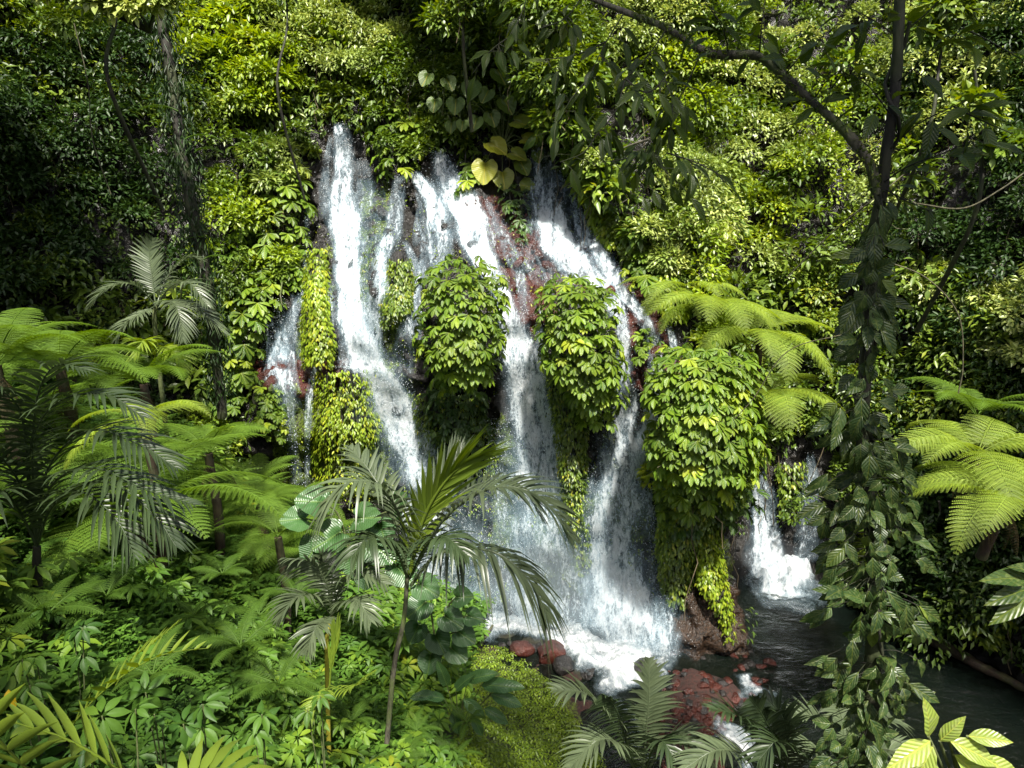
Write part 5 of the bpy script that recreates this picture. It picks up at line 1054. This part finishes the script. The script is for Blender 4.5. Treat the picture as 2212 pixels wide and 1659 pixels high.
lines = [[(1515, 112, 5.2), (1480, 190, 5.2), (1440, 250, 5.2), (1400, 310, 5.2)], [(1455, 205, 5.2), (1450, 260, 5.1), (1440, 330, 5.1)],
         [(1400, 310, 5.2), (1360, 340, 5.1), (1300, 350, 5.0)], [(1400, 310, 5.2), (1430, 360, 5.1), (1470, 400, 5.0)], [(1440, 330, 5.1), (1500, 350, 5.0), (1560, 380, 4.9)], [(1400, 310, 5.2), (1380, 370, 5.2), (1400, 440, 5.2)],
         [(1440, 62, 5.3), (1400, 120, 5.2), (1350, 170, 5.1)], [(1350, 25, 5.4), (1310, 90, 5.3), (1270, 170, 5.2)], [(1270, 170, 5.2), (1230, 220, 5.1), (1200, 280, 5.1)], [(1310, 90, 5.3), (1240, 120, 5.3), (1160, 130, 5.3)], [(1350, 170, 5.1), (1330, 240, 5.0), (1290, 290, 5.0)],
         [(1640, 122, 5.1), (1645, 60, 5.0), (1655, -20, 5.0)], [(1575, 118, 5.15), (1560, 60, 5.0), (1520, 0, 4.9)], [(1755, 220, 4.95), (1790, 170, 4.8), (1850, 130, 4.7)], [(1692, 165, 5.0), (1740, 110, 4.8), (1800, 60, 4.7)], [(1150, -60, 5.6), (1130, 20, 5.5), (1100, 80, 5.4)], [(1100, 80, 5.4), (1060, 110, 5.4), (1020, 160, 5.4)],
         [(1260, -10, 5.5), (1220, 40, 5.3), (1170, 60, 5.2)], [(1290, 290, 5.0), (1260, 330, 5), (1210, 350, 5)], [(1350, 170, 5.1), (1400, 200, 5), (1450, 150, 5)]]
leafy(root, lines, 'near', 26, .185, .062, r4, .4, .16)
lines = [[(1915, 330, 4.8), (1980, 270, 4.6), (2060, 230, 4.4), (2130, 200, 4.2)], [(1935, 180, 4.85), (2010, 120, 4.6), (2080, 60, 4.5)], [(1900, 400, 4.8), (1960, 360, 4.6), (2040, 330, 4.4), (2110, 300, 4.3)],
         [(1940, 80, 4.9), (1880, 40, 4.7), (1820, 10, 4.6)], [(1925, 250, 4.8), (1880, 190, 4.6), (1840, 160, 4.5)], [(2060, 230, 4.4), (2120, 260, 4.3), (2190, 290, 4.2)], [(2080, 60, 4.5), (2140, 90, 4.4), (2210, 130, 4.3)], [(1940, 80, 4.9), (2000, 30, 4.8), (2050, -20, 4.7)], [(1900, 400, 4.8), (1950, 430, 4.7), (2020, 460, 4.6)]]
leafy(root, lines, 'near', 15, .21, .085, r4, .25, face=(0, -.35, .8))
C = at(1945, -250, 5.0) + np.array([.4, -2.7, 3.4]) + rdir(34, r4) * np.array([3.2, 2.6, 1.1]) * r4.uniform(.3, 1, 34)[:, None]  # unseen crown added above the frame to shade the trunk and climber
g = G(); clumps(g, C, np.tile([[0, 0, 1.]], (34, 1)), r4.uniform(.6, 1.0, 34), 90, .26, .12, T_KITE, r4, .4, .3, .3, .6); g.obj('crown', LM['near'], root)
g = G(); tip = at(1945, -250, 5.0); [tube(g, np.array([tip, (tip + c) / 2 + [0, 0, .3], c]), [.035, .02, .01], 5) for c in C[::2]]; g.obj('branch', DBARK, root)
# climber round its trunk
root = empty('leafy_climber', base + [.05, -.1, 0], 'dark heart leaved climber wrapped round the slender tree trunk', 'climber')
g1, g2 = G(), G(); v = r4.uniform(430, 1750, 820); wv = np.interp(v, [430, 600, 750, 950, 1100, 1350, 1500, 1750], [12, 32, 44, 74, 100, 105, 92, 80]); zz_ = r4.uniform(-1, 1, 820); tx_ = np.interp(v, [p[1] for p in TRK[::-1]], [p[0] for p in TRK[::-1]])
keep = (fbm(np.stack([v / 70, zz_ * 1.5, v * 0], -1), 3) > .41) | (np.abs(zz_) < .35); keep &= (v > 900) | (r4.random(820) < .45); v, wv, zz_, tx_ = v[keep], wv[keep], zz_[keep], tx_[keep]; n = len(v)
u = tx_ + zz_ * wv; Yd = 4.7 + r4.uniform(-.38, .12, n); P = at(u, v, Yd); T0 = at(tx_, v - 18, 4.7)
A = nrm(np.stack([zz_ * .8 + r4.normal(0, .25, n), r4.normal(-.25, .2, n), r4.normal(-.45, .35, n)], -1)); leaves(g2, T_DROOP, P, A, nrm(np.array([0, -.75, .55]) + rdir(n, r4) * .4), (.165 * r4.uniform(.5, 1.25, n)), .088 * r4.uniform(.8, 1.15, n), np.clip(r4.beta(1.6, 3, n), 0, 1))
for a, b in zip(T0[::2], P[::2]): tube(g1, curve([a, (a + b) / 2 + [0, 0, .04], b], 4), .0035, 3)
VC = TC[5:48] + .03 * np.stack([np.sin(np.arange(43) * 1.1), np.cos(np.arange(43) * 1.1), np.zeros(43)], -1) * 2.2; tube(g1, VC, .013, 5)
g2.obj('foliage', LM['vine'], root); g1.obj('stem', DBARK, root)
# mossy trunk on the left
pts = [(340, -80, 13.2), (352, 60, 13.1), (372, 170, 13.0), (388, 300, 12.9), (408, 420, 12.8), (432, 540, 12.8), (455, 660, 12.9), (470, 800, 13.2)]
b = at(480, 900, 13.4); root = empty('mossy_tree', b, 'dark mossy leaning trunk hung with small ferns on the left', 'tree'); g = G(); TC2 = curve([b] + [at(*p) for p in pts[::-1]], 50); tube(g, TC2, np.linspace(.11, .085, len(TC2)), 10, .5, .5); g.obj('trunk', DBARK, root, smooth=True)
g = G(); n = 2600; i = r4.integers(4, len(TC2) - 2, n); P = TC2[i] + rdir(n, r4) * r4.uniform(.12, .34, n)[:, None] - UP * .1; leaves(g, T_KITE, P, nrm(rdir(n, r4) * .5 - UP * .8), nrm(rdir(n, r4) * .5 + [0, -.7, .3]), r4.uniform(.08, .2, n), .03, r4.uniform(0, .7, n)); g.obj('moss', LM['dark'], root)
for k_, (u, v, az) in enumerate([(400, 300, .1), (420, 330, -.5), (395, 520, .3), (350, 430, 3.0), (440, 560, -.2), (385, 240, 3.4)]):
    o = bpy.data.objects.new('frond', FR['low'][k_ % 2]); COL.objects.link(o); o.parent = root; o.location = (at(u, v, 12.6) - b).tolist(); o.rotation_euler = (0, .3, az); o.scale = (1.1,) * 3
# bushes one can tell apart on the slopes
def bush(label, mat, blobs, Y0, nl, L, W, seed, tint=.5, name='bush', fromhit=True):
    r = np.random.default_rng(seed + 300); C = []; R = []
    for (u, v, rp) in blobs:
        P, _ = cast([u], [v]); y = (P[0, 1] if fromhit and not np.isnan(P[0, 1]) else Y0) - rp * Y0 / FPX * .9 - .15
        if not fromhit: y = Y0
        C.append(at(u, v, y)); R.append(rp * y / FPX)
    C = np.array(C); R = np.array(R); foot = C[np.argmin(C[:, 2])] + [0, R.max() * .9, -R.max() * .3]; root = empty(name, foot, label, 'bush'); g = G()
    clumps(g, C, np.tile([[0, -1., 0]], (len(C), 1)), R, nl, L, W, T_LO, r, tint, .3, .3, .8); g.obj('foliage', LM[mat], root)
    g = G(); [tube(g, curve([foot, (foot + c) / 2 + [0, 0, .1], c], 6), np.linspace(.035, .012, 7), 5) for c in C]; g.obj('stem', DBARK, root)
bush('pale leaved bush catching light at the right edge above the tree ferns', 'hillpale', [(2090, 680, 45), (2140, 660, 50), (2190, 690, 50), (2100, 740, 45), (2160, 760, 50), (2210, 780, 50), (2180, 640, 40)], 12.5, 420, .16, .075, 1, .6)
bush('pale feathery bush overhanging the very top of the tall left fall', 'hillpale', [(640, 90, 55), (700, 60, 60), (760, 90, 60), (680, 140, 55), (740, 150, 55), (790, 150, 45), (620, 40, 50)], 20, 500, .15, .055, 2, .55)
bush('small bush of drooping whitish rosettes on the sunny right slope', 'hillpale', [(1545, 480, 26), (1570, 500, 24), (1555, 520, 24)], 19, 300, .24, .06, 3, .95)
bush('bright lime bush high above the left wall', 'lime', [(500, 60, 50), (560, 30, 50), (545, 110, 50), (480, 130, 40), (600, 180, 45), (540, 220, 40)], 19, 300, .24, .11, 4, .3)
bush('yellow green bush in the middle of the sunny right slope', 'lime', [(1620, 440, 45), (1680, 470, 45), (1650, 520, 40), (1600, 400, 35)], 18.5, 380, .15, .07, 5, .75)
bush('layered pale bush under the long bare limb', 'hillpale', [(1700, 290, 45), (1640, 290, 45), (1760, 330, 45), (1690, 350, 45), (1600, 340, 40)], 19, 420, .16, .07, 6, .6)
bush('pale green bush above the umbrella leaves on the left wall', 'hillpale', [(560, 350, 40), (610, 340, 40), (630, 380, 34), (580, 400, 30)], 17, 330, .2, .07, 7, .45)
bush('spreading bush between the climber tree and the broad right dome', 'hill', [(1760, 640, 45), (1800, 590, 45), (1720, 600, 45), (1780, 700, 40)], 16, 380, .16, .07, 8, .7)
bush('pale canopy leaves in the top left corner', 'hillpale', [(60, -20, 60), (140, -10, 60), (220, 10, 60), (290, 30, 50), (350, 10, 40)], 11, 520, .17, .085, 9, .7, fromhit=False)
bush('small sunlit leaves low on the right bank beside the water', 'hill', [(2030, 1180, 30), (2060, 1230, 35), (2110, 1290, 35), (2020, 1260, 25), (2160, 1330, 35)], 13, 200, .18, .1, 10, .8)
bush('leafy shrub at the top of the slope right of the limb', 'hillpale', [(1990, 160, 50), (2050, 120, 50), (2110, 170, 50), (2040, 230, 45), (2130, 60, 45)], 17, 360, .17, .07, 11, .5)

for i_, (lab, ln, rad_, crown_) in enumerate([('thin dark tree leaning on the slope in the top left corner', [(250, 330, 14), (235, 180, 14), (250, 40, 14), (240, -80, 14)], .06, [(240, -20, 45), (170, 60, 40)]), ('slim pale stemmed tree on the upper slope left of the tall left fall', [(610, 330, 17.5), (600, 200, 18), (620, 60, 18.5), (615, -60, 19)], .05, [(620, -10, 40)]),
    ('slim dark tree rising behind the ear leaves at top centre', [(1010, 170, 18), (1000, 80, 18.5), (1015, -60, 19)], .07, [(1010, 30, 45), (960, 60, 40)]), ('slender forked tree in the dark far right', [(2110, 620, 12), (2100, 480, 12), (2120, 330, 12), (2105, 150, 12)], .06, [(2100, 250, 50), (2160, 330, 45)]),
    ('thin upright stem in the upper right beyond the limb', [(2010, 420, 13), (2000, 300, 13), (2030, 130, 13.2), (2050, -40, 13.4)], .05, [(2040, 40, 50), (1990, 90, 40)])]):
    P_ = [at(*q) for q in ln]; P_[0] = P_[0] + np.array([0, 1.6, -1.0]); rad_ *= .75; root = empty('slope_tree', P_[0], lab, 'tree'); g = G(); tube(g, curve(P_, 24), np.linspace(rad_, rad_ * .6, len(curve(P_, 24))), 8, .5, .3); g.obj('trunk', DBARK, root, smooth=True)
    g = G(); C = np.array([at(a_, b_, ln[-1][2] - .2) for a_, b_, _r in crown_]); clumps(g, C, np.tile([[0, -1., 0]], (len(C), 1)), np.array([q[2] for q in crown_]) * ln[-1][2] / FPX, 330, .2, .085, T_LO, np.random.default_rng(i_), .45, .3); g.obj('crown', LM['hill'], root)
# ------------------------------------------------------------------ stones, driftwood
def stone(P, s, mat, seed, label, group=None, sq=(1.2, 1, .75), name='stone'):
    d = angular(seed) * np.array(sq) * s * 1.15
    a = seed * 2.1; d = np.stack([d[:, 0] * math.cos(a) - d[:, 1] * math.sin(a), d[:, 0] * math.sin(a) + d[:, 1] * math.cos(a), d[:, 2]], -1)
    g = G(); g.add(d + P, IF, .5); return meta(g.obj(name, mat, origin=P, smooth=False), label, 'stone', group)
stone(plane_at(1270, 1452, .08), .20, STONE_BLK, 1, 'rounded black rock standing alone in the white foam')
stone(plane_at(1185, 1412, .12), .36, STONE_RED, 2, 'large red boulder at the bank edge of the foam'); stone(plane_at(1130, 1400, .1), .24, STONE_RED, 3, 'red boulder left of the large one along the foam edge'); stone(plane_at(1222, 1440, .1), .26, STONE_BLK, 4, 'dark boulder just right of the large red boulder')
stone(plane_at(1395, 1450, .1), .30, STONE_BLK, 5, 'dark rock at the lower right end of the foam'); stone(plane_at(1340, 1420, .08), .2, STONE_BLK, 6, 'wet dark rock half washed by foam below the right fall')
stone(plane_at(1465, 1345, .4), .42, STONE_BLK, 7, 'big wet dark rock at the left foot of the brown column', sq=(1, 1, 1.3))
g_ = 'rust coloured stones on the stream bar'; r5 = np.random.default_rng(5); c_n = 0
for _ in range(1500):
    if c_n >= 230: break
    u, v = r5.uniform(1380, 1680), r5.uniform(1415, 1659)
    if not in_poly(np.array([u]), np.array([v]), [(1400, 1440), (1460, 1430), (1560, 1440), (1660, 1490), (1640, 1540), (1560, 1600), (1560, 1659), (1400, 1659), (1390, 1500)])[0]: continue
    P, _ = cast([u], [v], TERR_BVH)
    if np.isnan(P[0, 0]): continue
    c_n += 1; P[0, 2] = max(P[0, 2], 0); stone(P[0], r5.uniform(.04, .12), STONE_RED if r5.random() < .6 else STONE_BLK, 20 + c_n, 'small rust red or dark stone on the bar between stream and pool', g_)
for i in range(26):
    u, v = r5.uniform(1040, 1440), 0; v = np.interp(u, [1040, 1200, 1300, 1440], [1360, 1370, 1400, 1440]) + r5.uniform(-18, 40)
    stone(plane_at(u, v, .06), r5.uniform(.05, .13), STONE_BLK, 200 + i, 'small dark wet stone showing through the white foam', 'small dark stones in the foam')
def log(name, label, pts, r, mat, cat='driftwood'):
    g = G(); c = curve([plane_at(u, v, z) for u, v, z in pts], 20); tube(g, c, np.linspace(r, r * .55, len(c)), 9, .5, .5); meta(g.obj(name, mat, origin=c[0], smooth=True), label, cat)
log('driftwood', 'grey bent driftwood stick leaning out of the foam at the bank', [(1030, 1400, .1), (1050, 1375, .25), (1065, 1350, .5)], .05, BARK)
log('fallen_log', 'reddish brown log lying along the right bank of the pool', [(1960, 1360, .1), (2040, 1395, .12), (2120, 1440, .12), (2220, 1490, .1)], .16, RSTEM, 'log')
# thin woody vines seen against the slopes
for lab, ln in [('thin curved woody vine hanging right of the climber tree', [(1900, 560, 9), (2000, 600, 9), (2070, 680, 9), (2080, 790, 9), (2070, 850, 9)]), ('pale arching twig crossing the dark right slope', [(1980, 440, 7), (2080, 450, 7), (2160, 410, 7), (2230, 360, 7)]),
                ('straight slanting pole like stem on the right slope', [(1700, 600, 10), (1800, 500, 9.5), (1900, 420, 9), (1960, 370, 9)]), ('long drooping vine crossing the dome and tree ferns', [(1420, 1010, 13.2), (1530, 950, 13), (1620, 870, 12.8), (1700, 760, 12.5), (1830, 720, 12)]),
                ('thin dark vine crossing the upper left wall', [(160, 50, 12), (190, 180, 12), (200, 300, 12), (240, 420, 12)]), ('slack vine beside the lacy fall', [(1690, 1010, 12), (1740, 1060, 12), (1800, 1080, 12), (1870, 1100, 12)])]:
    g = G(); tube(g, curve([at(*p) for p in ln], 30), .009, 5); meta(g.obj('hanging_vine', bark_mat('vine_bark', (.03, .03, .015), (.11, .10, .05), 20), origin=at(*ln[0])), lab, 'vine')

# ------------------------------------------------------------------ unseen canopy trees, added to shade the sides and the near slope
def canopy(label, foot, crown, R, n, seed):
    r = np.random.default_rng(seed); foot = np.array(foot, float); crown = np.array(crown, float); root = empty('added_shade_tree', foot, label, 'tree')
    g = G(); tube(g, curve([foot, foot * .5 + crown * .5 + [.2, .2, 1], crown], 16), np.linspace(.35, .15, 17), 10, .5, .2); g.obj('trunk', DBARK, root, smooth=True)
    g = G(); C = crown + rdir(n, r) * r.uniform(.2, 1, n)[:, None] ** .5 * np.array(R); clumps(g, C, np.tile([[0, 0, 1.]], (n, 1)), r.uniform(.7, 1.3, n), 110, .34, .17, T_KITE, r, .4, .3, .3, .6); g.obj('crown', LM['dark'], root)
    g = G(); [tube(g, np.array([crown - [0, 0, .5], (crown + c) / 2 + [0, 0, .3], c]), [.07, .04, .02], 5) for c in C[::3]]; g.obj('branch', DBARK, root)
canopy('unseen tree added beyond the left edge to shade the left wall', (-16, 5, 11), (-13.6, 7.8, 20), (6.8, 5.2, 1.8), 190, 1)
canopy('unseen tree added beyond the right edge to shade the right wall', (17, 3, 3), (16.0, 5.5, 18.5), (4.8, 5, 1.8), 95, 2)
canopy('unseen tree added behind the viewpoint to shade the near slope', (-7, -6, 9), (-5.5, -3.0, 16.5), (4.5, 4.0, 1.5), 34, 3)

# ------------------------------------------------------------------ mist at the foot of the falls
mm, nt, out = newmat('mist'); vp = nd(nt, 'ShaderNodeVolumePrincipled'); vp.inputs['Color'].default_value = (.9, .95, 1, 1); vp.inputs['Density'].default_value = .2; vp.inputs['Anisotropy'].default_value = .2
nt.links.new(vp.outputs[0], out.inputs['Volume'])
for k_, (u, v, Y, rx, ry, rz) in enumerate([(1180, 1270, 15.1, 2.6, 1.0, 2.1), (1340, 1330, 14.6, 1.5, .9, 1.4), (1660, 1200, 17.3, 1.3, .9, 1.1)]):
    g = G(); c = at(u, v, Y); g.add(I2 * [rx, ry, rz] * .6 + c, F2); g.add(I2 * 0 + c, F2) if 0 else None
    o = g.obj('mist', mm, origin=c); meta(o, 'pale water mist drifting in front of the falls', 'mist', kind='stuff')
